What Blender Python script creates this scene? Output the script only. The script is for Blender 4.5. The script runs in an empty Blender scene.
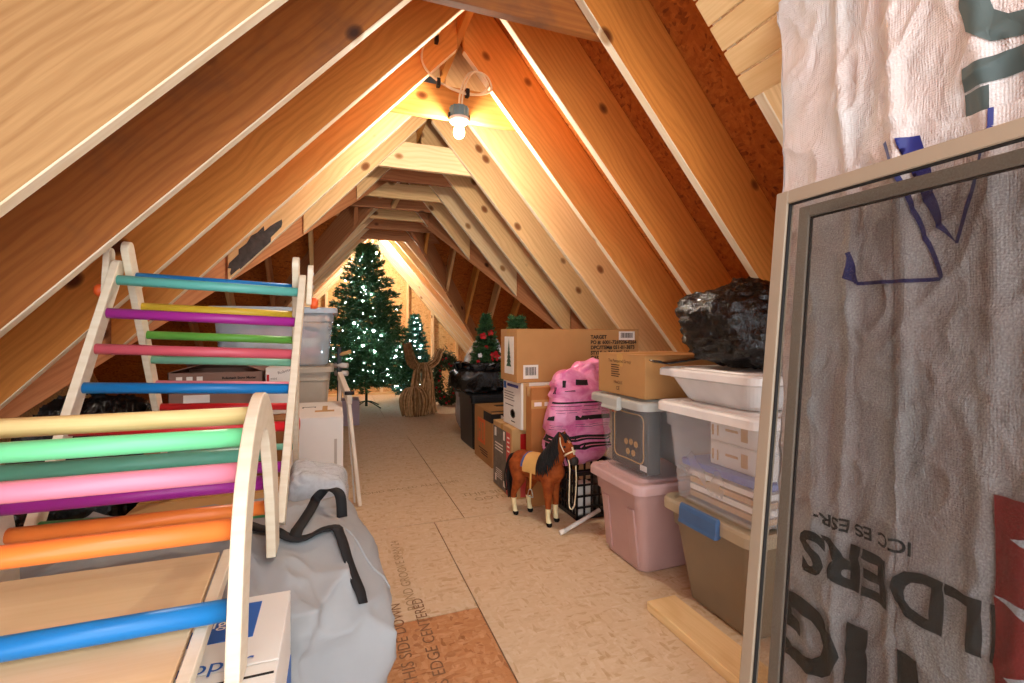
import bpy, bmesh, math, random
from mathutils import Vector, Matrix, noise
R = random.Random(7)
sc = bpy.context.scene
col = sc.collection
PI = math.pi
V = Vector

# ------------------------------------------------------------ helpers
def lin(h):
    h = h.lstrip('#'); o = []
    for i in (0, 2, 4):
        c = int(h[i:i+2], 16)/255
        o.append(c/12.92 if c <= .04045 else ((c+.055)/1.055)**2.4)
    return (o[0], o[1], o[2], 1)

def wmat(o):
    m = o.matrix_basis.copy()
    if o.parent: m = wmat(o.parent) @ o.matrix_parent_inverse @ m
    return m

def par(o, p):
    o.parent = p
    o.matrix_parent_inverse = wmat(p).inverted()
    return o

def tag(o, label=None, cat=None, group=None, kind=None):
    if label: o['label'] = label
    if cat: o['category'] = cat
    if group: o['group'] = group
    if kind: o['kind'] = kind
    return o

def thing(name, label, cat, loc=(0, 0, 0), rz=0, group=None):
    o = bpy.data.objects.new(name, None); col.objects.link(o)
    o.location = loc; o.rotation_euler = (0, 0, rz); o.empty_display_size = .05
    return tag(o, label, cat, group)

def copy_tree(o, parent=None):
    c = o.copy(); col.objects.link(c)
    if parent: c.parent = parent
    for ch in list(o.children): copy_tree(ch, c)
    return c

class MB:
    def __init__(s): s.v = []; s.f = []; s.m = []
    def add(s, vs, fs, mi=0):
        b = len(s.v); s.v += [V(v) for v in vs]
        for f in fs: s.f.append([b+i for i in f]); s.m.append(mi)
        return s
    def box(s, lo, hi, mi=0, M=None):
        (a, b, c), (d, e, f) = lo, hi
        vs = [V(p) for p in ((a,b,c),(d,b,c),(d,e,c),(a,e,c),(a,b,f),(d,b,f),(d,e,f),(a,e,f))]
        if M: vs = [M @ v for v in vs]
        return s.add(vs, [(0,3,2,1),(4,5,6,7),(0,1,5,4),(1,2,6,5),(2,3,7,6),(3,0,4,7)], mi)
    def prism(s, poly, f, a, b, mi=0):
        """poly 2d points; f(u,v,w)->3d ; extruded w from a to b"""
        n = len(poly)
        vs = [f(u, v, a) for u, v in poly]+[f(u, v, b) for u, v in poly]
        fs = [tuple(range(n-1, -1, -1)), tuple(range(n, 2*n))]
        fs += [(i, (i+1) % n, n+(i+1) % n, n+i) for i in range(n)]
        return s.add(vs, fs, mi)
    def tube(s, pts, r, n=8, mi=0, cap=True, flat=None):
        pts = [V(p) for p in pts]; N = len(pts)
        rr = r if isinstance(r, (list, tuple)) else [r]*N
        vs = []; ref = None
        for i, p in enumerate(pts):
            t = (pts[min(i+1, N-1)]-pts[max(i-1, 0)])
            t = t.normalized() if t.length > 1e-9 else V((0, 0, 1))
            if ref is None:
                ref = V((0, 0, 1)) if abs(t.z) < .9 else V((1, 0, 0))
            x = ref - t*ref.dot(t)
            x = x.normalized() if x.length > 1e-6 else t.orthogonal().normalized()
            ref = x; y = t.cross(x)
            for k in range(n):
                a = 2*PI*k/n
                vs.append(p + x*math.cos(a)*rr[i] + y*math.sin(a)*rr[i]*(flat or 1))
        fs = []
        for i in range(N-1):
            for k in range(n):
                k2 = (k+1) % n
                fs.append((i*n+k, i*n+k2, (i+1)*n+k2, (i+1)*n+k))
        if cap:
            fs.append(tuple(range(n-1, -1, -1))); fs.append(tuple((N-1)*n+k for k in range(n)))
        return s.add(vs, fs, mi)
    def strip(s, pts, wdir, w, th=.003, mi=0):
        """flat strap along pts; wdir is the width direction (per strap or per point)"""
        pts = [V(p) for p in pts]; N = len(pts); vs = []
        for i, p in enumerate(pts):
            wd = V(wdir[i] if isinstance(wdir, list) else wdir)
            t = (pts[min(i+1, N-1)]-pts[max(i-1, 0)]).normalized()
            wd = (wd - t*wd.dot(t)).normalized(); nn = t.cross(wd)
            for a, b in ((-1, -1), (1, -1), (1, 1), (-1, 1)): vs.append(p+wd*a*w/2+nn*b*th/2)
        fs = [(3, 2, 1, 0), tuple((N-1)*4+k for k in range(4))]
        for i in range(N-1):
            for k in range(4): fs.append((i*4+k, i*4+(k+1) % 4, i*4+4+(k+1) % 4, i*4+4+k))
        return s.add(vs, fs, mi)
    def lathe(s, prof, c=(0, 0, 0), n=24, mi=0, M=None):
        vs = []; c = V(c)
        for r, z in prof:
            for k in range(n):
                p = V((r*math.cos(2*PI*k/n), r*math.sin(2*PI*k/n), z))
                vs.append(c + (M @ p if M else p))
        fs = [(i*n+k, i*n+(k+1) % n, (i+1)*n+(k+1) % n, (i+1)*n+k) for i in range(len(prof)-1) for k in range(n)]
        fs.append(tuple(range(n-1, -1, -1))); fs.append(tuple((len(prof)-1)*n+k for k in range(n)))
        return s.add(vs, fs, mi)
    def loft(s, rings, cap0=True, cap1=True, mi=0):
        n = len(rings[0]); vs = [p for r in rings for p in r]; fs = []
        for i in range(len(rings)-1):
            for k in range(n): fs.append((i*n+k, i*n+(k+1) % n, (i+1)*n+(k+1) % n, (i+1)*n+k))
        if cap0: fs.append(tuple(range(n-1, -1, -1)))
        if cap1: fs.append(tuple((len(rings)-1)*n+k for k in range(n)))
        return s.add(vs, fs, mi)
    def grid(s, nu, nv, f, mi=0):
        vs = [f(i/nu, j/nv) for j in range(nv+1) for i in range(nu+1)]
        fs = [(j*(nu+1)+i, j*(nu+1)+i+1, (j+1)*(nu+1)+i+1, (j+1)*(nu+1)+i) for j in range(nv) for i in range(nu)]
        return s.add(vs, fs, mi)
    def build(s, name, mats, parent=None, smooth=False, bevel=0, local=False, seg=2, fix=False):
        me = bpy.data.meshes.new(name)
        me.from_pydata([tuple(v) for v in s.v], [], s.f)
        if not isinstance(mats, (list, tuple)): mats = [mats]
        for m in mats: me.materials.append(m)
        for p, mi in zip(me.polygons, s.m): p.material_index = mi; p.use_smooth = bool(smooth)
        if fix:
            b = bmesh.new(); b.from_mesh(me); bmesh.ops.recalc_face_normals(b, faces=b.faces); b.to_mesh(me); b.free()
        me.update()
        o = bpy.data.objects.new(name, me); col.objects.link(o)
        if parent:
            if local: o.parent = parent
            else: par(o, parent)
        if bevel:
            m = o.modifiers.new('bevel', 'BEVEL'); m.width = bevel; m.segments = seg; m.limit_method = 'ANGLE'; m.angle_limit = .6
        return o

def rrect(cx, cy, sx, sy, r, z, n=6):
    pts = []
    for (qx, qy, a0) in ((1, 1, 0), (-1, 1, 90), (-1, -1, 180), (1, -1, 270)):
        ox = cx+qx*(sx/2-r); oy = cy+qy*(sy/2-r)
        for k in range(n+1):
            a = math.radians(a0+90*k/n)
            pts.append(V((ox+r*math.cos(a), oy+r*math.sin(a), z)))
    return pts

def superq(c, h, nu=64, nv=40, e=.4, disp=None, e2=None):
    """super-ellipsoid rings; disp(p, n)->p"""
    e2 = e2 or e
    def sp(a, p): return math.copysign(abs(a)**p, a)
    rings = []
    for j in range(nv+1):
        ph = -PI/2+PI*j/nv
        ring = []
        for i in range(nu):
            th = 2*PI*i/nu
            p = V((c[0]+h[0]*sp(math.cos(ph), e)*sp(math.cos(th), e2), c[1]+h[1]*sp(math.cos(ph), e)*sp(math.sin(th), e2), c[2]+h[2]*sp(math.sin(ph), e)))
            if disp: p = disp(p, ph, th)
            ring.append(p)
        rings.append(ring)
    return rings

def txt(s, size, o, x, y, mat, parent, name='lettering', bold=0, align='LEFT', sx=1.0):
    cu = bpy.data.curves.new('t', 'FONT'); cu.body = s; cu.size = size; cu.offset = bold; cu.align_x = align; cu.resolution_u = 3
    tmp = bpy.data.objects.new('t', cu); col.objects.link(tmp); bpy.context.view_layer.update()
    me = bpy.data.meshes.new_from_object(tmp.evaluated_get(bpy.context.evaluated_depsgraph_get()))
    bpy.data.objects.remove(tmp); bpy.data.curves.remove(cu)
    me.name = name; me.materials.clear(); me.materials.append(mat)
    ob = bpy.data.objects.new(name, me); col.objects.link(ob)
    x = V(x).normalized(); y = V(y).normalized(); n = x.cross(y)
    M_ = Matrix((x*sx, y, n)).transposed().to_4x4(); M_.translation = V(o)
    me.transform(M_)
    if parent: par(ob, parent)
    return ob

def ltxt(s, size, o, x, y, mat, parent, **k):
    """text in the parent's local frame"""
    ob = txt(s, size, o, x, y, mat, None, **k)
    ob.parent = parent
    return ob

# ------------------------------------------------------------ materials
class NT:
    def __init__(s, name):
        s.mat = bpy.data.materials.new(name); s.mat.use_nodes = True
        s.t = s.mat.node_tree; s.t.nodes.clear()
        s.out = s.n('ShaderNodeOutputMaterial')
    def n(s, typ, **k):
        nd = s.t.nodes.new(typ)
        for a, b in k.items(): setattr(nd, a, b)
        return nd
    def l(s, a, b): s.t.links.new(a, b)
    def val(s, sock, v):
        if hasattr(v, 'is_output') or hasattr(v, 'links'): s.l(v, sock)
        else: sock.default_value = v
    def coord(s, kind='Object', scale=(1, 1, 1), rot=(0, 0, 0), rand=0):
        tc = s.n('ShaderNodeTexCoord'); mp = s.n('ShaderNodeMapping')
        mp.inputs['Scale'].default_value = scale; mp.inputs['Rotation'].default_value = rot
        s.l(tc.outputs[kind], mp.inputs['Vector'])
        if rand:
            oi = s.n('ShaderNodeObjectInfo'); ml = s.n('ShaderNodeMath', operation='MULTIPLY'); ml.inputs[1].default_value = rand
            s.l(oi.outputs['Random'], ml.inputs[0]); s.l(ml.outputs[0], mp.inputs['Location'])
        return mp.outputs[0]
    def noise(s, vec, scale, detail=4, rough=.55, dist=0):
        nd = s.n('ShaderNodeTexNoise'); s.l(vec, nd.inputs['Vector'])
        nd.inputs['Scale'].default_value = scale; nd.inputs['Detail'].default_value = detail
        nd.inputs['Roughness'].default_value = rough; nd.inputs['Distortion'].default_value = dist
        return nd
    def ramp(s, fac, stops, interp='LINEAR'):
        nd = s.n('ShaderNodeValToRGB'); cr = nd.color_ramp; cr.interpolation = interp
        while len(cr.elements) < len(stops): cr.elements.new(.5)
        for e, (p, c) in zip(cr.elements, stops): e.position = p; e.color = c
        s.l(fac, nd.inputs[0]); return nd.outputs[0]
    def mix(s, fac, a, b, blend='MIX'):
        nd = s.n('ShaderNodeMix', data_type='RGBA', blend_type=blend)
        s.val(nd.inputs[0], fac); s.val(nd.inputs[6], a); s.val(nd.inputs[7], b)
        return nd.outputs[2]
    def bump(s, h, strength=.3, dist=.01):
        nd = s.n('ShaderNodeBump'); s.l(h, nd.inputs['Height'])
        nd.inputs['Strength'].default_value = strength; nd.inputs['Distance'].default_value = dist
        return nd.outputs[0]
    def bsdf(s, color, rough=.6, spec=.4, normal=None, **k):
        b = s.n('ShaderNodeBsdfPrincipled')
        s.val(b.inputs['Base Color'], color); s.val(b.inputs['Roughness'], rough)
        b.inputs['Specular IOR Level'].default_value = spec
        if normal is not None: s.l(normal, b.inputs['Normal'])
        for a, v in k.items(): s.val(b.inputs[a], v)
        return b
    def fin(s, sh): s.l(sh, s.out.inputs[0]); return s.mat

def plain(name, hexc, rough=.5, spec=.4, var=.08, nscale=8, bumpy=0, **k):
    m = NT(name); v = m.coord('Object')
    nz = m.noise(v, nscale, 4)
    c = lin(hexc)
    dk = tuple(x*(1-var) for x in c[:3])+(1,); lt = tuple(min(1, x*(1+var)) for x in c[:3])+(1,)
    cc = m.ramp(nz.outputs[0], [(.3, dk), (.7, lt)])
    nrm = m.bump(m.noise(v, nscale*12, 3).outputs[0], bumpy, .002) if bumpy else None
    return m.fin(m.bsdf(cc, rough, spec, nrm, **k).outputs[0])

def pine(name, light, dark, knot='#5a2f14', grey=0, knots=True, rough=.62):
    m = NT(name); v = m.coord('Object', (1, 1, 1), rand=37)
    st = m.coord('Object', (1.1, 9, 9), rand=37)
    d = m.noise(m.coord('Object', (1.2, 3, 3), rand=37), 1.6, 2)
    mv = m.n('ShaderNodeVectorMath', operation='MULTIPLY_ADD')
    m.l(d.outputs['Color'], mv.inputs[0]); mv.inputs[1].default_value = (0.2, 1.2, 1.2); m.l(st, mv.inputs[2])
    # growth rings: bands over the cross axes, swept along the grain
    wv = m.n('ShaderNodeTexWave', wave_type='BANDS', bands_direction='Z'); m.l(mv.outputs[0], wv.inputs['Vector'])
    wv.inputs['Scale'].default_value = 1.15; wv.inputs['Distortion'].default_value = 5; wv.inputs['Detail'].default_value = 2
    wv.inputs['Detail Scale'].default_value = .5
    fine = m.noise(m.coord('Object', (3, 120, 120), rand=37), 1, 3, .6)
    base = m.mix(m.ramp(wv.outputs[0], [(.4, (0, 0, 0, 1)), (.98, (.3, .3, .3, 1))]), lin(light), lin(dark))
    base = m.mix(m.ramp(fine.outputs[0], [(.42, (0, 0, 0, 1)), (.75, (.38, .38, .38, 1))]), base, lin(dark))
    big = m.noise(m.coord('Object', (.8, 3, 3), rand=37), 1.3, 3)
    base = m.mix(m.ramp(big.outputs[0], [(.4, (0, 0, 0, 1)), (.72, (.3, .3, .3, 1))]), base, lin(dark))
    if knots:
        vo = m.n('ShaderNodeTexVoronoi', feature='F1'); m.l(m.coord('Object', (3.1, 4.4, 4.4), rand=37), vo.inputs['Vector'])
        vo.inputs['Scale'].default_value = 1.0
        kf = m.ramp(vo.outputs['Distance'], [(.065, (1, 1, 1, 1)), (.10, (.7, .7, .7, 1)), (.135, (0, 0, 0, 1))])
        base = m.mix(kf, base, lin(knot))
    if grey:
        gz = m.noise(v, 1.7, 5, .65)
        base = m.mix(m.ramp(gz.outputs[0], [(.5, (0, 0, 0, 1)), (.68, (grey,)*3+(1,))]), base, lin('#4a3a34'))
    nrm = m.bump(fine.outputs[0], .25, .001)
    return m.fin(m.bsdf(base, rough, .25, nrm).outputs[0])

def osb(name, c0, c1, c2, scale=1.0):
    m = NT(name)
    warp = m.noise(m.coord('Object', (4, 4, 4)), 1, 2)
    def layer(sc_, rot):
        v = m.coord('Object', sc_, rot)
        a = m.n('ShaderNodeVectorMath', operation='MULTIPLY_ADD'); m.l(warp.outputs['Color'], a.inputs[0]); a.inputs[1].default_value = (1.5,)*3; m.l(v, a.inputs[2])
        vo = m.n('ShaderNodeTexVoronoi', feature='F1'); m.l(a.outputs[0], vo.inputs['Vector']); vo.inputs['Scale'].default_value = scale
        return vo
    a = layer((22, 75, 50), (0, 0, .5)); b = layer((80, 26, 50), (0, 0, .2)); c = layer((45, 60, 60), (0, 0, -.6))
    sel = m.noise(m.coord('Object', (14, 14, 14)), 1, 2)
    st = [(0, lin(c0)), (.45, lin(c1)), (.8, lin(c1)), (1, lin(c2))]
    sa = m.n('ShaderNodeSeparateColor'); m.l(a.outputs['Color'], sa.inputs[0])
    sb = m.n('ShaderNodeSeparateColor'); m.l(b.outputs['Color'], sb.inputs[0])
    s3 = m.n('ShaderNodeSeparateColor'); m.l(c.outputs['Color'], s3.inputs[0])
    ca = m.ramp(sa.outputs[0], st); cb = m.ramp(sb.outputs[0], st); cc = m.ramp(s3.outputs[0], st)
    x = m.mix(m.ramp(sel.outputs[0], [(.48, (0, 0, 0, 1)), (.52, (1, 1, 1, 1))]), ca, cb)
    x = m.mix(.3, x, cc)
    fl = m.noise(m.coord('Object', (40, 160, 90)), 1, 3)
    x = m.mix(m.ramp(fl.outputs[0], [(.3, (.25, .25, .25, 1)), (.45, (0, 0, 0, 1))]), x, lin(c2))
    return m.fin(m.bsdf(x, .7, .25, m.bump(sa.outputs[0], .2, .002)).outputs[0])

def cardboard(name, hexc, dark=.12):
    m = NT(name); v = m.coord('Object')
    nz = m.noise(v, 5, 5, .6); c = lin(hexc)
    cc = m.ramp(nz.outputs[0], [(.3, tuple(x*(1-dark) for x in c[:3])+(1,)), (.7, c)])
    fl = m.noise(m.coord('Object', (4, 4, 260)), 1, 1)
    return m.fin(m.bsdf(cc, .75, .2, m.bump(fl.outputs[0], .12, .001)).outputs[0])

def clear_plastic(name, hexc, alpha=.35, rough=.25):
    m = NT(name); nz = m.noise(m.coord('Object'), 5, 3)
    d = m.bsdf(lin(hexc), rough, .5)
    tr = m.n('ShaderNodeBsdfTransparent'); tr.inputs[0].default_value = (.97, .97, .97, 1)
    mx = m.n('ShaderNodeMixShader')
    a = m.ramp(nz.outputs[0], [(.3, (alpha*.85,)*3+(1,)), (.7, (min(1, alpha*1.15),)*3+(1,))])
    m.l(a, mx.inputs[0]); m.l(tr.outputs[0], mx.inputs[1]); m.l(d.outputs[0], mx.inputs[2])
    return m.fin(mx.outputs[0])

def black_bag_mat(name='black_bag_plastic', hexc='#0b0b0c'):
    m = NT(name); v = m.coord('Object', (22, 22, 9))
    w = m.noise(v, 1, 5, .6, 1.2); w2 = m.noise(m.coord('Object', (60, 60, 40)), 1, 3)
    h = m.mix(.3, w.outputs[0], w2.outputs[0])
    return m.fin(m.bsdf(lin(hexc), .22, .6, m.bump(h, .9, .02)).outputs[0])

def emit(name, hexc, st):
    m = NT(name); e = m.n('ShaderNodeEmission'); e.inputs[0].default_value = lin(hexc); e.inputs[1].default_value = st
    return m.fin(e.outputs[0])

M = {}
M['pine_pale'] = pine('pine_pale', '#e2ba83', '#b07f4a', '#6b4526')
M['pine_brown'] = pine('pine_brown', '#aa6730', '#7c3f1a', '#3c1e10', grey=.6)
M['pine_tan'] = pine('pine_tan', '#b8905f', '#8a5e34', '#4c2f1c')
M['pine_orange'] = pine('pine_orange', '#d98c40', '#ad6424', '#5e2c0e')
M['pine_gold'] = pine('pine_gold', '#e0a052', '#bb7630', '#6c3614')
M['pine_light'] = pine('pine_light', '#ecc48c', '#c9965a', '#85522b')
M['pine_red'] = pine('pine_red', '#bf8256', '#935633', '#4d2815')
M['pine_white'] = pine('pine_white', '#efd2a4', '#d8ac74', '#9a6a3c')
M['pine_board'] = pine('pine_board', '#ecc992', '#d2a263', '#9a6a3c')
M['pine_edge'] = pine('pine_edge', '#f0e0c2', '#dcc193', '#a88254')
M['birch'] = pine('birch', '#e8dbc3', '#d8c5a4', '#b08a5a', knots=False, rough=.45)
M['ramp_ply'] = pine('ramp_ply', '#dfc197', '#cda878', '#b08a5a', knots=False, rough=.4)
M['osb_roof'] = osb('osb_roof', '#c0702c', '#ac5c20', '#6a3012')
M['osb_wall'] = osb('osb_wall', '#e2b880', '#d6a468', '#9c6c3a')
M['osb_floor'] = osb('osb_floor', '#dcc5a6', '#d5ba97', '#c09d74')
M['osb_red'] = osb('osb_red', '#cf9c70', '#bf8556', '#9a623a')
M['dark_gap'] = plain('dark_gap', '#4a2c18', .9)
M['stamp'] = plain('stamp_ink', '#ab8e6a', .9)
M['stamp_dark'] = plain('stamp_ink_dark', '#8a6547', .9)
M['card'] = cardboard('cardboard', '#bd8d58')
M['card_light'] = cardboard('cardboard_light', '#caa06a')
M['card_dark'] = cardboard('cardboard_dark', '#a87648')
M['card_orange'] = cardboard('cardboard_orange', '#b87a44')
M['card_grey'] = cardboard('cardboard_mauve', '#937466')
M['white_card'] = cardboard('white_card', '#e8e4dc', .05)
M['tape'] = plain('packing_tape', '#c89a5c', .25, .5)
M['ink'] = plain('black_ink', '#1d1714', .7)
M['inkbrown'] = plain('brown_ink', '#3c2818', .7)
M['label'] = plain('paper_label', '#ece6dc', .6)
M['blue_ink'] = plain('blue_ink', '#1f5fb0', .5)
M['navy_ink'] = plain('navy_ink', '#262f78', .55)
M['red_ink'] = plain('red_ink', '#c01818', .45)
M['coral_ink'] = plain('coral_ink', '#d0504a', .5)
M['orange_ink'] = plain('orange_ink', '#e06a2c', .6)
M['greyprint'] = plain('grey_print', '#6f675c', .6, var=.3, nscale=30)
M['wrap_ink'] = plain('wrap_ink', '#4c5a58', .6)
M['wrap_ink_dark'] = plain('wrap_ink_dark', '#2f3a3a', .6)
M['wrap_red'] = plain('wrap_red', '#a8282a', .6, var=.15)
M['pink_tote'] = plain('pink_tote_plastic', '#bb958e', .38, .45, .04)
M['pink_lid'] = plain('pink_lid_plastic', '#cfaca8', .38, .45, .04)
M['tan_tote'] = plain('tan_tote_plastic', '#84725a', .42, .45, .05)
M['tan_lid'] = plain('tan_lid_plastic', '#ad9c80', .4, .45, .05)
M['latch_blue'] = plain('latch_blue', '#44658e', .4, .45)
M['grey_lid'] = plain('grey_lid_plastic', '#b4b4ac', .4)
M['bluegrey_lid'] = plain('bluegrey_lid_plastic', '#a9b4c0', .4)
M['white_lid'] = plain('white_lid_plastic', '#eeebe6', .35)
M['clear_white'] = clear_plastic('clear_milky_plastic', '#e9e7e8', .28)
M['clear_smoke'] = clear_plastic('clear_tote_plastic', '#cfd0d0', .15)
M['clear_blue'] = clear_plastic('clear_blue_plastic', '#b7c6d2', .45)
M['milky'] = clear_plastic('milky_plastic', '#f2efec', .72)
M['sheet'] = clear_plastic('plastic_sheeting', '#d8dfe6', .6, .15)
M['taupe'] = plain('taupe_tote_plastic', '#b7aa98', .45)
M['black_bag'] = black_bag_mat()
M['black_plastic'] = plain('black_plastic', '#141416', .4)
M['teal'] = plain('teal_paint', '#5fb0a4', .35, .45, .03)
M['teal_dark'] = plain('sea_green_paint', '#5aa088', .35, .45, .03)
M['mint'] = plain('mint_paint', '#7fbfa2', .35, .45, .03)
M['magenta'] = plain('magenta_paint', '#a0288c', .35, .45, .03)
M['rose'] = plain('rose_paint', '#cf5a68', .35, .45, .03)
M['pink'] = plain('pink_paint', '#e88aa0', .35, .45, .03)
M['blue'] = plain('blue_paint', '#1479bd', .35, .45, .03)
M['red'] = plain('red_paint', '#cc2026', .35, .45, .03)
M['green'] = plain('green_paint', '#58b070', .35, .45, .03)
M['leaf'] = plain('leaf_green_paint', '#6cb54a', .35, .45, .03)
M['ltgreen'] = plain('light_green_paint', '#74d898', .35, .45, .03)
M['yellow'] = plain('yellow_paint', '#e8c23c', .35, .45, .03)
M['orange'] = plain('orange_paint', '#ee7f36', .35, .45, .03)
M['knob'] = plain('orange_knob', '#e8602a', .4)
M['wood_rung'] = pine('wood_rung', '#e6cf92', '#cdaa62', knots=False, rough=.4)
M['bagfab'] = plain('grey_canvas', '#9fa0a0', .75, .25, .05, 6, .25)
M['strap'] = plain('black_webbing', '#1b1a1b', .8)
M['bubble'] = plain('bubble_wrap', '#c2c9ce', .2, .7, .1, 60, .8)
M['frame'] = plain('screen_frame_metal', '#a2927d', .45, .5, .03)
M['frame2'] = plain('screen_frame_metal_grey', '#8b8071', .5, .5, .03)
M['gasket'] = plain('screen_gasket', '#1c1a18', .7)
M['cream_metal'] = plain('cream_metal', '#d9cdbb', .45)
M['steel'] = plain('painted_steel', '#cfcac4', .35, .5)
M['chrome'] = plain('stirrup_metal', '#b9b2a6', .3, .5, Metallic=.8)
M['wire'] = plain('pale_cable', '#e6d3ac', .45)
M['fixture'] = plain('blue_grey_box_plastic', '#5f7f88', .5)
M['socket'] = plain('white_porcelain', '#f3efe6', .3)
M['clip'] = plain('black_clip', '#17181c', .5)
M['bulb'] = emit('bulb_glow', '#fff3e2', 740)
M['bulb_far'] = emit('gable_bulb_glow', '#fff3e2', 1500)
M['fairy'] = emit('fairy_light_glow', '#d4f0ff', 70)
M['saddle'] = plain('tan_saddle', '#d8a860', .6)
M['blanket'] = plain('blue_blanket', '#46568e', .8)
M['mane'] = plain('black_hair', '#0d0b0b', .6, var=.4, nscale=60, bumpy=.8)
M['halter'] = plain('pale_halter', '#e9d9b4', .7)
M['vine'] = plain('grapevine', '#8a6440', .8, .2, .35, 25)
M['vine_light'] = plain('grapevine_light', '#bd9467', .8, .2, .3, 25)
M['bark'] = plain('dark_green_trunk', '#22301f', .8)
M['poinsettia'] = plain('poinsettia_red', '#b3141f', .6)
M['snowy'] = plain('white_blossom', '#e2e2e6', .6)
M['lilac_box'] = cardboard('lilac_box', '#a99aa6')
M['fabric_pink'] = plain('pink_fabric', '#cf9d98', .8, var=.4, nscale=12, bumpy=.6)
M['folder'] = plain('blue_folder', '#4a63b4', .45)
M['cordred'] = plain('red_hose', '#c62a22', .4)

def needles(name, a, b):
    m = NT(name); nz = m.noise(m.coord('Object'), 14, 2)
    c = m.ramp(nz.outputs[0], [(.3, lin(a)), (.7, lin(b))])
    return m.fin(m.bsdf(c, .55, .3).outputs[0])
M['needle'] = needles('fir_needles', '#23462a', '#4d7445')
M['needle_blue'] = needles('blue_fir_needles', '#1d4a3c', '#3f7a62')
M['needle_grey'] = needles('wreath_needles', '#2c3b24', '#4d5a38')

def horse_mat():
    m = NT('chestnut_coat'); v = m.coord('Object')
    sep = m.n('ShaderNodeSeparateXYZ'); m.l(v, sep.inputs[0])
    nz = m.noise(v, 30, 4)
    coat = m.ramp(nz.outputs[0], [(.3, lin('#7a3412')), (.7, lin('#a4511f'))])
    st = m.ramp(sep.outputs[2], [(.0, (0, 0, 0, 1)), (.022, (.5, .5, .5, 1)), (.10, (1, 1, 1, 1))], 'CONSTANT')
    s2 = m.n('ShaderNodeSeparateColor'); m.l(st, s2.inputs[0])
    low = m.ramp(s2.outputs[0], [(0, lin('#0e0b0a')), (.3, lin('#ead9a8'))], 'CONSTANT')
    hi = m.ramp(s2.outputs[0], [(0, (0, 0, 0, 1)), (.9, (1, 1, 1, 1))], 'CONSTANT')
    return m.fin(m.bsdf(m.mix(hi, low, coat), .75, .2, m.bump(nz.outputs[0], .4, .003)).outputs[0])
M['horse'] = horse_mat()

def wrap_mat():
    m = NT('house_wrap'); v = m.coord('Object')
    nz = m.noise(m.coord('Object', (2, 2.2, 1.1)), 1.3, 3)
    c = m.ramp(nz.outputs[0], [(.38, lin('#e2e1df')), (.52, lin('#dccfc9')), (.66, lin('#d6d6d4'))])
    we = m.n('ShaderNodeTexWave', wave_type='BANDS', bands_direction='Z'); m.l(v, we.inputs['Vector']); we.inputs['Scale'].default_value = 60
    wy = m.n('ShaderNodeTexWave', wave_type='BANDS', bands_direction='Y'); m.l(v, wy.inputs['Vector']); wy.inputs['Scale'].default_value = 60
    cr = m.noise(m.coord('Object', (6, 11, 6)), 1, 7, .68, 1.1)
    h = m.mix(.955, m.mix(.5, we.outputs[0], wy.outputs[0]), cr.outputs[0])
    return m.fin(m.bsdf(c, .4, .4, m.bump(h, .7, .03)).outputs[0])
M['wrap'] = wrap_mat()

def mesh_mat():
    m = NT('insect_screen'); 
    d = m.bsdf(lin('#30261e'), .6, .3)
    tr = m.n('ShaderNodeBsdfTransparent'); mx = m.n('ShaderNodeMixShader')
    nz = m.noise(m.coord('Object', (1, 260, 260)), 1, 1)
    m.l(m.ramp(nz.outputs[0], [(.3, (.26,)*3+(1,)), (.7, (.42,)*3+(1,))]), mx.inputs[0])
    m.l(tr.outputs[0], mx.inputs[1]); m.l(d.outputs[0], mx.inputs[2])
    return m.fin(mx.outputs[0])
M['mesh'] = mesh_mat()

def pink_bag_mat():
    m = NT('pink_sack'); v = m.coord('Object', (10, 10, 16))
    w = m.noise(v, 1, 5, .6, .8)
    c = m.ramp(w.outputs[0], [(.35, lin('#dd66a0')), (.6, lin('#f4a0c6'))])
    return m.fin(m.bsdf(c, .3, .5, m.bump(w.outputs[0], .6, .02)).outputs[0])
M['pink_sack'] = pink_bag_mat()

# ------------------------------------------------------------ camera
H = 1.1
cam = bpy.data.cameras.new('camera'); co = bpy.data.objects.new('camera', cam); col.objects.link(co)
co.location = (0, 0, H); co.rotation_euler = (PI/2, 0, math.radians(-20.2))
cam.sensor_width = 36; cam.lens = 16.875; cam.shift_y = -.0083; cam.clip_start = .02
sc.camera = co

# ------------------------------------------------------------ roof geometry
TR, TL = 1.17, 1.07
A, B = 2.4, .912                       # rafter undersides: Z = H + A - TR*X  and  Z = H + B + TL*X
XR = (A-B)/(TR+TL); ZR = H+A-TR*XR     # where the undersides meet
DR = .286                              # rafter depth
VR = DR*math.hypot(1, TR); VL = DR*math.hypot(1, TL)
def zr(x): return H+A-TR*x
def zl(x): return H+B+TL*x
XFR = (H+A)/TR; XFL = -(H+B)/TL

def S(o, label, cat): return tag(o, label, cat, kind='structure')

def lumber(name, p0, p1, up, w, d, mat, shear0=0, shear1=0, edge=None):
    """board from p0 to p1 (bottom centre line), width w, depth d along up; ends sheared along the length"""
    p0 = V(p0); p1 = V(p1); x = (p1-p0); L = x.length; x.normalize()
    z = V(up); z = (z-x*z.dot(x)).normalized(); y = z.cross(x)
    b = MB().add([(0, -w/2, 0), (L, -w/2, 0), (L, w/2, 0), (0, w/2, 0), (shear0, -w/2, d), (L+shear1, -w/2, d), (L+shear1, w/2, d), (shear0, w/2, d)],
                 [(0,3,2,1),(4,5,6,7),(0,1,5,4),(1,2,6,5),(2,3,7,6),(3,0,4,7)])
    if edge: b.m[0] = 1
    o = b.build(name, [mat, edge] if edge else mat, bevel=.003, seg=1)
    m = Matrix((x, y, z)).transposed().to_4x4(); m.translation = p0
    o.matrix_basis = m
    return o

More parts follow.
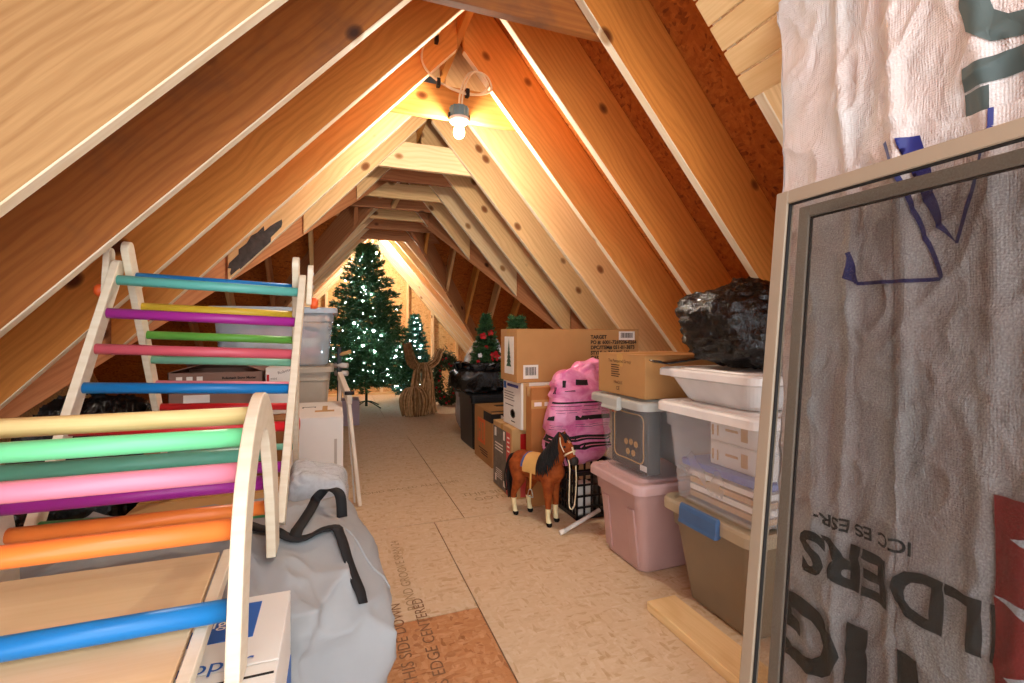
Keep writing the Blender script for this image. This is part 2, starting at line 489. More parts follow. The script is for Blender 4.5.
ORD = ['first', 'second', 'third', 'fourth', 'fifth', 'sixth', 'seventh', 'eighth', 'ninth', 'tenth', 'eleventh', 'twelfth', 'thirteenth', 'fourteenth', 'fifteenth', 'sixteenth', 'seventeenth', 'eighteenth']
AP_R = V((XR, 6.04)); FL_R = V((2.97, 3.0)); FF_R = V((2.99, 8.6))
AP_L = V((XR, 4.8)); FL_L = V((-1.88, 1.5)); FF_L = V((-1.88, 8.0))
ys = [1.25, 1.71, 2.19, 2.67, 3.15, 3.63, 4.11, 4.59, 5.07, 5.55, 6.03, 6.51, 6.99, 7.47, 7.95, 8.43, 8.8]
def xv(ap, fl, y): return ap.x+(fl.x-ap.x)*(y-ap.y)/(fl.y-ap.y)
lm = ['pine_tan', 'pine_brown', 'pine_orange', 'pine_gold', 'pine_light', 'pine_light', 'pine_pale', 'pine_red', 'pine_red', 'pine_white']
rm = ['pine_light', 'pine_orange', 'pine_orange', 'pine_gold', 'pine_light', 'pine_light', 'pine_light', 'pine_white', 'pine_light', 'pine_red', 'pine_red']
for i, y in enumerate(ys):
    # left
    lo = XFL+.02
    if FL_L.y < y < AP_L.y: lo = max(lo, xv(AP_L, FL_L, y)+.03)
    if AP_L.y <= y < FF_L.y: lo = max(lo, xv(AP_L, FF_L, y)+.03)
    if XR-.02-lo > .12:
        sh = DR*TL
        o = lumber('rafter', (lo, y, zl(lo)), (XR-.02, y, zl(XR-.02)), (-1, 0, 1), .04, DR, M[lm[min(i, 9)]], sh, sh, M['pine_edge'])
        S(o, f'{ORD[i]} sloping pine rafter from the camera on the left roof slope', 'rafter')
        if i == 4: stained = o
    hi = XFR-.02
    if FL_R.y < y < AP_R.y: hi = min(hi, xv(AP_R, FL_R, y)-.03)
    if AP_R.y <= y < FF_R.y: hi = min(hi, xv(AP_R, FF_R, y)-.03)
    if hi-XR-.02 > .12:
        sh = DR*TR
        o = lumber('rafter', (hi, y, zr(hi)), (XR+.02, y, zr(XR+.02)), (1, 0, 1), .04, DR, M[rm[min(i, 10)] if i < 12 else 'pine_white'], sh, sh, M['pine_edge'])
        S(o, f'{ORD[i]} sloping pine rafter from the camera on the right roof slope', 'rafter')
# old dark smudge on the lower end of one left rafter
rs = random.Random(6); st_ = []
for k in range(26):
    a = 2*PI*k/26; r_ = 1+.28*rs.uniform(-1, 1)
    xx = -.44+.125*r_*math.cos(a); st_.append((xx, zl(xx)+max(.003, .055+.075*r_*math.sin(a))))
MB().prism(st_, lambda u, v, w: (u, w, v), 3.1285, 3.1298).build('stain', plain('dark_smudge', '#4a4440', .8, var=.35, nscale=30), stained, fix=True)
# ridge board
o = lumber('ridge_board', (XR, -.6, ZR+.06), (XR, 8.9, ZR+.06), (0, 0, 1), .04, .3, M['pine_gold'])
S(o, 'long ridge board along the peak where both rows of rafters meet', 'ridge board')
# valley rafters
def valley(ap, fl, z0, mat, label, zoff=0):
    a = V((ap.x, ap.y, ZR+zoff)); b = V((fl.x, fl.y, z0))
    o = lumber('valley_rafter', b, a, (0, 0, 1), .042, .27, M[mat])
    S(o, label, 'valley rafter')
valley(AP_R, FL_R, 0.02, 'pine_red', 'reddish valley rafter on the right running down behind the long brown box')
valley(AP_R, FF_R, 0.02, 'pine_red', 'far valley rafter on the right slope near the small poinsettia tree')
valley(AP_L, FL_L, 0.02, 'pine_red', 'reddish valley rafter on the left running down behind the clear tote')
valley(AP_L, FF_L, 0.02, 'pine_red', 'far valley rafter on the left beyond the clear tote')
# dormer rafters (cross gables): far slopes
pk = ZR
for k, x in enumerate((1.15, 1.55, 1.95, 2.35, 2.75)):
    t = (x-AP_R.x)/(FF_R.x-AP_R.x)
    p1 = V((x, AP_R.y, pk)); p0 = V((x, AP_R.y+(FF_R.y-AP_R.y)*t, pk+(0.02-pk)*t))
    o = lumber('dormer_rafter', p0, p1, (0, 1, 1), .04, .2, M['pine_light' if k % 2 else 'pine_gold'])
    S(o, f'{ORD[k]} short dormer rafter against the dark sheathing at right, counted from the ridge', 'rafter')
for k, x in enumerate((.2, -.25, -.7, -1.15, -1.6)):
    t = (AP_L.x-x)/(AP_L.x-FF_L.x)
    p1 = V((x, AP_L.y, pk)); p0 = V((x, AP_L.y+(FF_L.y-AP_L.y)*t, pk+(0.02-pk)*t))
    o = lumber('dormer_rafter', p0, p1, (0, 1, 1), .04, .2, M['pine_light' if k % 2 else 'pine_red'])
    S(o, f'{ORD[k]} short dormer rafter against the dark sheathing at left, counted from the ridge', 'rafter')
# sheathing
def plane(name, pts, mat, label):
    pts = [V(p) for p in pts]; n = (pts[1]-pts[0]).cross(pts[2]-pts[0]).normalized()
    if n.z < 0: n = -n; 
    k = len(pts)
    o = MB().add(pts+[p+n*.012 for p in pts], [tuple(range(k)), tuple(range(2*k-1, k-1, -1))]+[(i, (i+1) % k, k+(i+1) % k, k+i) for i in range(k)]).build(name, mat, fix=True)
    return S(o, label, 'roof sheathing')
ZO = H+A+VR-TR*XR; sR = (ZO-(H+A+VR-TR*2.97))/3.04
g = .004
fR = lambda x, y: (x, y, H+A+VR+g-TR*x)
fL = lambda x, y: (x, y, H+B+VL+g+TL*x)
XO = (A+VR-B-VL)/(TR+TL); XA = (H+A+VR)/TR; XB = -(H+B+VL)/TL
plane('ceiling_right', [fR(XO, -.6), fR(XO, 6.04), fR(2.97, 3.0), fR(XA, 2.6), fR(XA, -.6)], M['osb_roof'], 'near orange sheathing of the right roof slope between the rafters')
plane('ceiling_right', [fR(XO, 6.04), fR(XO, 9), fR(XA, 9), fR(2.99, 8.6)], M['osb_roof'], 'far sheathing of the right roof slope toward the gable')
plane('ceiling_left', [fL(XO, -.6), fL(XO, 4.8), fL(-1.88, 1.5), fL(XB, 1.0), fL(XB, -.6)], M['osb_roof'], 'near sheathing of the left roof slope above the climbing triangle')
plane('ceiling_left', [fL(XO, 4.8), fL(XO, 9), fL(XB, 9), fL(-1.88, 8.0)], M['osb_roof'], 'far sheathing of the left roof slope beside the tall tree')
zk = ZO+g
plane('ceiling_dormer_right', [(XO, 6.04, zk), (3.9, 6.04, zk), (3.9, 8.75, -.05), (2.99, 8.75, -.05)], M['osb_roof'], 'dark sheathing of the right dormer behind its short rafters')
plane('ceiling_dormer_right', [(XO, 6.04, zk), (2.97, 3.0, zk-2.72), (3.9, 3.0, zk-2.72), (3.9, 6.04, zk)], M['osb_roof'], 'near slope sheathing of the right dormer')
plane('ceiling_dormer_left', [(XO, 4.8, zk), (-2.9, 4.8, zk), (-2.9, 8.15, -.05), (-1.88, 8.15, -.05)], M['osb_roof'], 'dark sheathing of the left dormer behind its short rafters')
plane('ceiling_dormer_left', [(XO, 4.8, zk), (-1.88, 1.5, zk-2.72), (-2.9, 1.5, zk-2.72), (-2.9, 4.8, zk)], M['osb_roof'], 'near slope sheathing of the left dormer')
o = MB().prism([(2.9, 0), (8.7, 0), (6.04, zk)], lambda u, v, w: (w, u, v), 3.85, 3.9).build('wall_dormer_right', M['osb_wall']); S(o, 'end wall of the right dormer', 'wall')
o = MB().prism([(1.4, 0), (8.1, 0), (4.8, zk)], lambda u, v, w: (w, u, v), -2.9, -2.85).build('wall_dormer_left', M['osb_wall']); S(o, 'end wall of the left dormer', 'wall')

# collar ties
def tie(y, zb, h, mat, label, th=.04):
    zt = zb+h
    pl = lambda z: (z-H-B-VL)/TL+.02
    prr = lambda z: (H+A+VR-z)/TR-.02
    x0, x1, x2, x3 = pl(zb), prr(zb), prr(zt), pl(zt)
    o = MB().prism([(x0-XR, 0), (x1-XR, 0), (x2-XR, h), (x3-XR, h)], lambda u, v, w: (u, w, v), -th/2, th/2).build('collar_tie', M[mat], bevel=.003, seg=1, fix=True)
    o.location = (XR, y, zb)
    S(o, label, 'collar tie')
tie(1.755, 2.325, .24, 'pine_brown', 'dark stained collar tie at the top nearest the camera')
tie(2.715, 2.325, .184, 'pine_gold', 'pale collar tie right behind the glowing bulb')
tie(3.675, 2.335, .2, 'pine_white', 'wide pale collar tie board beyond the bulb')
tie(4.155, 2.385, .14, 'pine_red', 'narrow collar tie just behind the wide pale one')
tie(4.635, 2.37, .14, 'pine_light', 'fifth collar tie from the camera under the ridge')
tie(5.115, 2.385, .14, 'pine_red', 'sixth collar tie from the camera under the ridge')
tie(5.595, 2.385, .14, 'pine_light', 'seventh collar tie from the camera under the ridge')
tie(6.075, 2.37, .14, 'pine_red', 'eighth collar tie from the camera above the tall tree')
tie(6.555, 2.335, .14, 'pine_red', 'farthest collar tie just above the tip of the tall tree')
o = lumber('brace', (.62, 4.66, 2.50), (.56, 5.06, 2.38), (0, 0, 1), .04, .05, M['pine_light']); S(o, 'short diagonal wooden brace between two collar ties', 'brace')

# furring boards nailed under the near right rafters
for k in range(9):
    x1 = 1.345-.06*k; x0 = x1-.056
    d = V((-1, 0, TR)).normalized()
    o = lumber('ceiling_board', (x1-.028, 1.275, zr(x1-.028)-.02), (x1-.028, -.4, zr(x1-.028)-.02), (TR, 0, 1), (.056)*math.hypot(1, TR), .018, M['pine_board'])
    S(o, f'{["lowest", "second lowest", "third lowest", "fourth lowest", "fifth lowest", "sixth lowest", "seventh lowest", "second uppermost", "uppermost"][k]} pale nailed board across the rafters at top right', 'board')

# gable end wall
YG = 8.95
o = MB().prism([(XB, 0), (XA, 0), (XO, zk)], lambda u, v, w: (u, w, v), YG, YG+.02).build('wall_back', M['osb_wall'], fix=True)
S(o, 'far gable wall of golden sheathing behind the tall tree', 'wall')
for k in range(10):
    x = -1.55+.46*k
    top = min(zr(x), zl(x))-.02
    if top > .25:
        o = lumber('wall_stud', (x, YG-.046, .04), (x, YG-.046, top), (1, 0, 0), .085, .05, M['pine_white' if k % 2 else 'pine_light'])
        S(o, f'{ORD[k]} pale upright stud of the far gable wall from the left', 'stud')
o = MB().box((XFL, YG-.09, 0), (XFR, YG-.004, .038)).build('wall_plate', M['pine_light']); S(o, 'bottom plate of the far gable wall', 'plate')
for sgn, f, xf, lb in ((1, zr, XFR-.1, 'right'), (-1, zl, XFL+.1, 'left')):
    o = lumber('wall_plate', (xf, YG-.05, f(xf)-.05), (XR, YG-.05, f(XR)-.05), (sgn, 0, 1), .09, .04, M['pine_white']); S(o, f'sloping {lb} top plate of the far gable wall', 'plate')

# floor
fl = MB()
def sheet(x0, x1, y0, y1, mi=0, dz=0): fl.box((x0+.0025, y0+.0025, -.018), (x1-.0025, y1-.0025, dz), mi)
fl.box((-3, -.8, -.04), (4, 9, -.012), 2)
sheet(-1.9, .539, 1.854, 2.776); sheet(.539, 3.1, .3, 2.776); sheet(.539, 3.1, -.7, .3); sheet(-1.9, .539, .6, 1.854, 1); sheet(-1.9, .539, -.7, .6)
sheet(-1.9, .72, 2.776, 5.2); sheet(.72, 3.9, 2.776, 5.2); sheet(-2.9, 1.1, 5.2, 6.42); sheet(1.1, 3.9, 5.2, 6.42); sheet(-2.9, .6, 6.42, 9); sheet(.6, 3.9, 6.42, 9); sheet(-2.9, -1.9, -.7, 5.2)
floor = fl.build('floor', [M['osb_floor'], M['osb_red'], M['dark_gap']])
S(floor, 'worn oriented strand board floor sheets with faded stamps', 'floor')
zf = .0012
txt('THIS SIDE DOWN', .062, (.245, 1.50, zf), (0, 1, 0), (-1, 0, 0), M['stamp_dark'], floor, name='floor_lettering')
txt('THIS EDGE CENTERED', .062, (.335, 1.38, zf), (0, 1, 0), (-1, 0, 0), M['stamp_dark'], floor, name='floor_lettering')
txt('BOND GROOVE SPAN 24', .06, (.31, 1.92, zf), (0, 1, 0), (-1, 0, 0), M['stamp'], floor, name='floor_lettering')
txt('THIS SIDE', .085, (.80, 3.14, zf), (1, 0, 0), (0, 1, 0), M['stamp'], floor, name='floor_lettering')
txt('GOTENEN', .085, (.86, 3.03, zf), (1, 0, 0), (0, 1, 0), M['stamp'], floor, name='floor_lettering')
txt('BOND SPACED ALL EDGES', .06, (.15, 3.40, zf), (1, .1, 0), (-.1, 1, 0), M['stamp'], floor, name='floor_lettering')

# ------------------------------------------------------------ ceiling bulb
def arc(pts, n=10):
    P = [V(p) for p in pts]; out = []
    for i in range(len(P)-1):
        p0 = P[max(i-1, 0)]; p1 = P[i]; p2 = P[i+1]; p3 = P[min(i+2, len(P)-1)]
        for k in range(n):
            t = k/n
            out.append(.5*((2*p1)+(p2-p0)*t+(2*p0-5*p1+4*p2-p3)*t*t+(3*p1-p0-3*p2+p3)*t**3))
    out.append(P[-1]); return out
def fixture(BX, BY, BZ, label, glow='bulb'):
    bl = thing('light_fixture', label, 'light', (BX, BY, BZ))
    b = MB(); rg = []
    for z in (.075, .135):
        rg.append([V((BX+(.05+.005*(k % 2))*math.cos(2*PI*k/24), BY+(.05+.005*(k % 2))*math.sin(2*PI*k/24), BZ+z)) for k in range(24)])
    b.loft(rg); b.build('junction_box', M['fixture'], bl)
    for q in (-.062, .05): MB().box((BX+q, BY-.008, BZ+.075), (BX+q+.012, BY+.008, BZ+.1)).build('screw_tab', M['clip'], bl)
    MB().lathe([(.056, .075), (.056, .06), (.045, .048), (.024, .044), (.022, .03)], (BX, BY, BZ), 28).build('lamp_holder', M['socket'], bl, smooth=True, fix=True)
    holder = [c for c in bl.children if c.name.startswith('lamp_holder')][0]
    MB().lathe([(.004, -.036), (.018, -.032), (.028, -.018), (.031, -.002), (.027, .014), (.018, .028), (.016, .045)], (BX, BY, BZ), 20).build('light_bulb', M[glow], holder, smooth=True, fix=True)
    yb = BY-.008
    c1 = arc([(BX, BY, BZ+.135), (BX+.005, yb, BZ+.22), (BX+.05, yb, BZ+.33), (BX+.12, yb, BZ+.35), (BX+.17, yb, BZ+.29), (BX+.12, yb, BZ+.23), (BX+.03, yb, BZ+.225), (BX-.1, yb, BZ+.25), (BX-.2, yb, BZ+.33), (BX-.2, yb, BZ+.45), (BX-.12, yb-.02, BZ+.52), (BX-.08, yb-.02, BZ+.66)])
    MB().tube(c1, .0055, 8).build('cable', M['wire'], bl, smooth=True)
    c2 = arc([(BX+.015, BY, BZ+.135), (BX+.025, yb-.008, BZ+.24), (BX+.08, yb-.012, BZ+.34), (BX+.16, yb-.012, BZ+.33), (BX+.18, yb-.012, BZ+.25), (BX+.06, yb-.012, BZ+.21), (BX-.08, yb-.012, BZ+.235), (BX-.19, yb-.012, BZ+.31), (BX-.21, yb-.012, BZ+.41), (BX-.13, yb-.06, BZ+.6), (BX-.06, yb-.15, BZ+.74)])
    MB().tube(c2, .0055, 8).build('cable', M['wire'], bl, smooth=True)
    for dx, dz in ((-.12, .25), (.045, .22), (-.13, .49)):
        MB().box((BX+dx-.01, yb-.02, BZ+dz-.022), (BX+dx+.01, yb+.015, BZ+dz+.022)).build('cable_clip', M['clip'], bl, bevel=.003)
fixture(.655, 2.645, 2.235, 'bare glowing light bulb in a blue-grey box hanging from the pale collar tie')
fixture(.60, 7.93, 2.37, 'second bare bulb glowing near the gable behind the tip of the tall tree', 'bulb_far')
# small teal outlet box on the ridge side
sb = thing('switch_box', 'small blue-grey electrical box high under the ridge behind the cable loop', 'box', (.52, 2.80, 2.5))
MB().box((.485, 2.80, 2.52), (.55, 2.85, 2.59)).build('box_body', M['fixture'], sb, bevel=.004)
MB().box((.478, 2.795, 2.512), (.557, 2.80, 2.598)).build('cover_plate', M['fixture'], sb, bevel=.002)

# ------------------------------------------------------------ storage totes
def tote(name, label, x0, x1, y0, y1, z0, h, mat, lidmat, lid_h=.03, over=.03, taper=.035, ribs=True, latch=None, ledge=.0, cat='storage bin'):
    cx, cy, sx, sy = (x0+x1)/2, (y0+y1)/2, x1-x0, y1-y0
    t = thing(name, label, cat, (cx, cy, z0))
    bx, by = sx-2*over, sy-2*over
    hb = h-lid_h
    lv = [(0.0, taper+.012), (.012, taper), (hb*.80, taper*.22), (hb*.80+.004, taper*.22-.010), (hb, -.006)]
    MB().loft([rrect(cx, cy, bx-2*i, by-2*i, .045, z0+z) for z, i in lv], cap1=False).build('body', mat, t, smooth=False, fix=True)
    if ribs:
        for ky in (-.28, .28):
            for sgn in (-1, 1):
                b = MB(); w = by*.14
                f = lambda z, i: cx+sgn*(bx/2-i)
                p = [(cy+ky*by-w/2, z0+.03, taper*.95), (cy+ky*by+w/2, z0+.03, taper*.95), (cy+ky*by+w/2, z0+hb*.74, taper*.28), (cy+ky*by-w/2, z0+hb*.74, taper*.28)]
                vs = [(f(z, i)+sgn*.007, y, z) for y, z, i in p]+[(f(z, i)-sgn*.004, y, z) for y, z, i in p]
                b.add(vs, [(0,1,2,3),(7,6,5,4),(0,4,5,1),(1,5,6,2),(2,6,7,3),(3,7,4,0)])
                b.build('rib', mat, t, bevel=.004, fix=True)
    L = [(hb-.012, 0), (hb-.012, -0.0), (hb+lid_h*.55, 0), (hb+lid_h*.85, .006), (hb+lid_h*.85, .03), (hb+lid_h*.6, .036), (hb+lid_h*.6, .06), (hb+lid_h, .066)]
    ld = MB().loft([rrect(cx, cy, sx-2*i, sy-2*i, .05, z0+z) for z, i in L]).build('lid', lidmat, t, bevel=.002, seg=1, fix=True)
    if latch:
        lm_, lw = latch
        for sgn in (-1, 1):
            xx = cx+sgn*sx/2
            pr = [(.006, hb+lid_h*.8), (.006, hb-.01), (.010, hb-.022), (-.004, hb-.03), (-.026, hb-.028), (-.02, hb-.012), (-.018, hb+lid_h*.7), (-.010, hb+lid_h*1.2), (.004, hb+lid_h*1.15)]
            MB().prism(pr, lambda u, v, w: (xx+sgn*(-u), w, z0+v), cy-lw/2, cy+lw/2).build('latch', lm_, ld, bevel=.006, fix=True)
    return t

tan = tote('storage_tote', 'tan lidded tote with blue latches at the bottom of the right-hand stack', 1.30, 1.92, 1.22, 1.71, 0, .42, M['tan_tote'], M['tan_lid'], .04, taper=.05, latch=(M['latch_blue'], .2), ribs=False)
tote('storage_tote', 'large clear white-lidded tote holding cartons on top of the tan tote', 1.27, 1.90, 1.17, 1.71, .423, .40, M['clear_white'], M['white_lid'], .03, taper=.03, ribs=False)
tote('storage_tote', 'shallow milky white tote under the black garbage bag', 1.27, 1.86, 1.18, 1.70, .826, .135, M['milky'], M['white_lid'], .022, taper=.05, ribs=False)
tote('storage_tote', 'dusty pink plastic tote on the floor beside the toy horse', 1.235, 1.83, 1.77, 2.22, 0, .432, M['pink_tote'], M['pink_lid'], .038, taper=.04)
tote('storage_tote', 'clear tote with grey lid on top of the pink tote', 1.24, 1.85, 1.745, 2.22, .434, .365, M['clear_smoke'], M['grey_lid'], .03, taper=.03, latch=(M['grey_lid'], .14), ribs=False)

# contents of the clear white-lidded tote
def carton(name, label, x0, x1, y0, y1, z0, z1, mat, cat='cardboard box', tape=True, seam='x', group=None, rz=0, bev=.004):
    cx, cy = (x0+x1)/2, (y0+y1)/2; sx, sy = x1-x0, y1-y0; h = z1-z0
    t = thing(name, label, cat, (cx, cy, z0), rz, group)
    MB().box((-sx/2, -sy/2, 0), (sx/2, sy/2, h-.004)).build('body', mat, t, bevel=bev, local=True)
    # the two closed top flaps with the slit between them
    if seam == 'x':
        MB().box((-sx/2, -sy/2, h-.004), (sx/2, -.002, h)).build('flap', mat, t, bevel=.0015, seg=1, local=True)
        MB().box((-sx/2, .002, h-.004), (sx/2, sy/2, h)).build('flap', mat, t, bevel=.0015, seg=1, local=True)
        if tape: 
            MB().box((-sx/2-.0012, -.024, h-.06), (sx/2+.0012, .024, h+.001)).build('tape', M['tape'], t, local=True)
    else:
        MB().box((-sx/2, -sy/2, h-.004), (-.002, sy/2, h)).build('flap', mat, t, bevel=.0015, seg=1, local=True)
        MB().box((.002, -sy/2, h-.004), (sx/2, sy/2, h)).build('flap', mat, t, bevel=.0015, seg=1, local=True)
        if tape:
            MB().box((-.024, -sy/2-.0012, h-.06), (.024, sy/2+.0012, h+.001)).build('tape', M['tape'], t, local=True)
    t['s'] = 0; del t['s']
    return t

def patch(t, name, face, u0, u1, v0, v1, mat, off=.0015):
    """flat print on a carton face in the thing's own frame; face is ('x',value) or ('y',value) or ('z',value)"""
    ax, c = face
    s_ = 1 if c >= 0 else -1
    if ax == 'x': lo, hi = (c, u0, v0), (c+s_*off, u1, v1)
    elif ax == 'y': lo, hi = (u0, c, v0), (u1, c+s_*off, v1)
    else: lo, hi = (u0, v0, c), (u1, v1, c+off)
    lo, hi = tuple(map(min, lo, hi)), tuple(map(max, lo, hi))
    return MB().box(lo, hi).build(name, mat, t, local=True)

X_, Y_, Z_ = V((1, 0, 0)), V((0, 1, 0)), V((0, 0, 1))
def barcode(t, face, u0, u1, v0, v1):
    """white sticker with black bars, bars in one mesh"""
    sk = patch(t, 'sticker', face, u0, u1, v0, v1, M['label'])
    ax, c = face; s_ = 1 if c >= 0 else -1; b = MB(); u = u0+(u1-u0)*.12; rr = random.Random(3)
    while u < u1-(u1-u0)*.14:
        w = (u1-u0)*rr.choice((.02, .035, .05))
        a, d = v0+(v1-v0)*.25, v1-(v1-v0)*.15
        cc = c+s_*.0022
        if ax == 'x': b.add([(cc, u, a), (cc, u+w, a), (cc, u+w, d), (cc, u, d)], [(0, 1, 2, 3)])
        else: b.add([(u, cc, a), (u+w, cc, a), (u+w, cc, d), (u, cc, d)], [(0, 1, 2, 3)])
        u += w+(u1-u0)*.03
    b.build('barcode', M['ink'], sk, local=True)

for k, (z, lb) in enumerate(((.585, 'lower white carton inside the clear white-lidded tote'), (.68, 'upper white carton inside the clear white-lidded tote'))):
    t = carton('carton', lb, 1.40, 1.74, 1.24, 1.52, z, z+.094, M['white_card'], 'carton', tape=False)
    for q in (-.03,): patch(t, 'print', ('x', -.17), q-.015, q+.015, .02, .07, M['card_light'])
    patch(t, 'print', ('x', -.17), .0, .06, .045, .055, M['card_light'])
    for yy in (.1, .125): patch(t, 'print', ('x', -.17), yy-.004, yy+.004, .02, .06, M['card_light'])
    patch(t, 'print', ('x', -.17), -.125, -.12, .02, .075, M['red_ink'])
t = thing('folder', 'flat blue plastic folder under the cartons in the clear tote', 'folder', (1.58, 1.42, .545))
MB().box((1.36, 1.23, .555), (1.78, 1.64, .583)).build('cover', M['folder'], t, bevel=.006)
MB().box((1.362, 1.24, .562), (1.775, 1.632, .576)).build('papers', M['label'], t)
for k in range(4):
    z = .437+.028*k
    t = thing('paper_packet', ['bottom packet of papers in the clear tote', 'second packet of papers from the bottom of the clear tote', 'third packet of papers from the bottom of the clear tote', 'topmost packet of papers under the blue folder in the clear tote'][k], 'papers', (1.58, 1.42, z))
    rr = random.Random(k)
    b = MB().grid(10, 10, lambda u, v: V((1.37+.41*u, 1.24+.36*v, z+.026+.004*noise.noise((u*3, v*3, k)))))
    b.grid(10, 10, lambda u, v: V((1.37+.41*u, 1.24+.36*(1-v), z)))
    b.box((1.37, 1.24, z), (1.78, 1.60, z+.02))
    b.build('sheets', M['label'] if k % 2 else M['card_light'], t)

# printed game board in the clear grey-lidded tote
t = thing('boxed_game', 'dark boxed game with orange scalloped border inside the clear grey-lidded tote', 'game', (1.33, 1.96, .452))
GX = 1.328
MB().box((GX, 1.828, .452), (GX+.07, 2.128, .755)).build('box_body', plain('charcoal_box', '#4a4644', .5), t, bevel=.004)
cyy, czz = 1.978, .605
pts = []
for k in range(73):
    a = 2*PI*k/72
    r = 1+.10*abs(math.cos(2*a))**3*1.0
    ex = lambda c_, p: math.copysign(abs(c_)**p, c_)
    pts.append((GX-.003, cyy+.128*ex(math.cos(a), .55)*(1-.06*math.cos(4*a)), czz+.118*ex(math.sin(a), .55)*(1-.06*math.cos(4*a))))
MB().tube(pts, .0032, 6, cap=False).build('border', M['card_light'], t)
for dy, dz in ((-.04, .0), (0, .005), (.04, .0), (-.02, -.045), (.025, -.045)):
    MB().lathe([(.015, -.001), (.015, .001)], (0, 0, 0), 16, M=Matrix.Rotation(PI/2, 4, 'Y')).build('dot', M['card_light'], t)
for o, (dy, dz) in zip([c for c in t.children if c.name.startswith('dot')], ((-.04, .0), (0, .005), (.04, .0), (-.02, -.045), (.025, -.045))):
    for v in o.data.vertices: v.co = v.co+V((GX-.002, cyy-.02+dy, czz-.03+dz))
MB().box((GX-.002, 1.835, .465), (GX, 1.885, .49)).build('sticker', M['label'], t)
MB().box((GX-.002, 2.09, .70), (GX, 2.125, .74)).build('corner_patch', M['orange_ink'], t)
t = thing('cloth_pile', 'crumpled grey cloth behind the boxed game in the clear tote', 'cloth', (1.6, 1.95, .452))
MB().loft(superq((1.61, 1.97, .58), (.13, .14, .12), 40, 24, .6, lambda p, a, b: p+V((0, 0, 1))*.02*noise.noise(p*14))).build('cloth', plain('grey_cloth', '#6d645c', .8, var=.3), t, smooth=True, fix=True)

# brown box on the grey lid
t = carton('shipping_box', 'small brown box on the grey-lidded clear tote', 1.285, 1.72, 1.79, 2.19, .803, 1.0, M['card'], seam='x')
f = ('x', -.2175)
ltxt('The Pampered Group', .022, (-.2195, .10, .155), -Y_, Z_, M['inkbrown'], t)
for k, w in enumerate((.06, .05, .055, .05, .06, .05)):
    patch(t, 'print_line', f, .06-w, .075, .14-.011*k, .144-.011*k, M['inkbrown'])
ltxt('FRAGILE', .02, (-.2195, .05, .052), -Y_, Z_, M['inkbrown'], t)
ltxt('CE', .026, (-.2195, .03, .022), -Y_, Z_, M['inkbrown'], t)
for k in range(5): patch(t, 'print_line', ('y', -.2), .02, .12, .08-.012*k, .084-.012*k, M['inkbrown'])

# garbage bag on the white totes
def gbag(name, label, c, h, seed, knot=None, e=.62, amp=.05):
    t = thing(name, label, 'garbage bag', (c[0], c[1], c[2]-h[2]))
    def dp(p, ph, th):
        q = p*1.0; d = (q-V(c)); dn = d.normalized()
        w = noise.noise(V((q.x*5+seed, q.y*5, q.z*7)))*amp
        s1 = (1-abs(noise.noise(V((q.x*9+seed, q.y*9, q.z*5)))))**3*amp*.55
        s2 = (1-abs(noise.noise(V((q.x*20+q.z*9, q.y*14+seed, q.z*40)))))**4*amp*.4
        r = q+dn*(w+s1+s2-amp*.5)
        r.z = max(r.z, c[2]-h[2]+.002)
        return r
    MB().loft(superq(c, h, 110, 64, e, dp)).build('sack', M['black_bag'], t, smooth=True, fix=True)
    if knot:
        k = V(knot); b = MB()
        for i in range(9):
            a = 2*PI*i/9; r0 = .05
            pts = [k+V((math.cos(a)*r0, math.sin(a)*r0, -.05)), k+V((math.cos(a)*.018, math.sin(a)*.018, .0)), k+V((math.cos(a)*.04, math.sin(a)*.04, .035+.015*math.sin(i*2.3))), k+V((math.cos(a)*.07, math.sin(a)*.07, .03+.02*math.cos(i*1.7)))]
            b.strip(pts, [V((-math.sin(a), math.cos(a), 0))]*4, .035, .004)
        b.build('tied_neck', M['black_bag'], t, smooth=True)
    return t
t = gbag('garbage_bag', 'shiny black garbage bag on the shallow white tote', (1.58, 1.43, 1.13), (.315, .265, .165), 3, (1.62, 1.28, 1.30), e=.75, amp=.05)
MB().strip(arc([(1.45, 1.60, 1.0), (1.35, 1.64, .985), (1.28, 1.66, .975), (1.24, 1.66, .985)], 6), Y_, .07, .006).build('loose_end', M['black_bag'], t, smooth=True)

# lumber offcut on the floor
o = lumber('lumber_offcut', (1.225, 1.60, .001), (1.225, .955, .001), (0, 0, 1), .135, .038, M['pine_board'])
tag(o, 'short pale pine board lying on the floor before the tan tote', 'board')

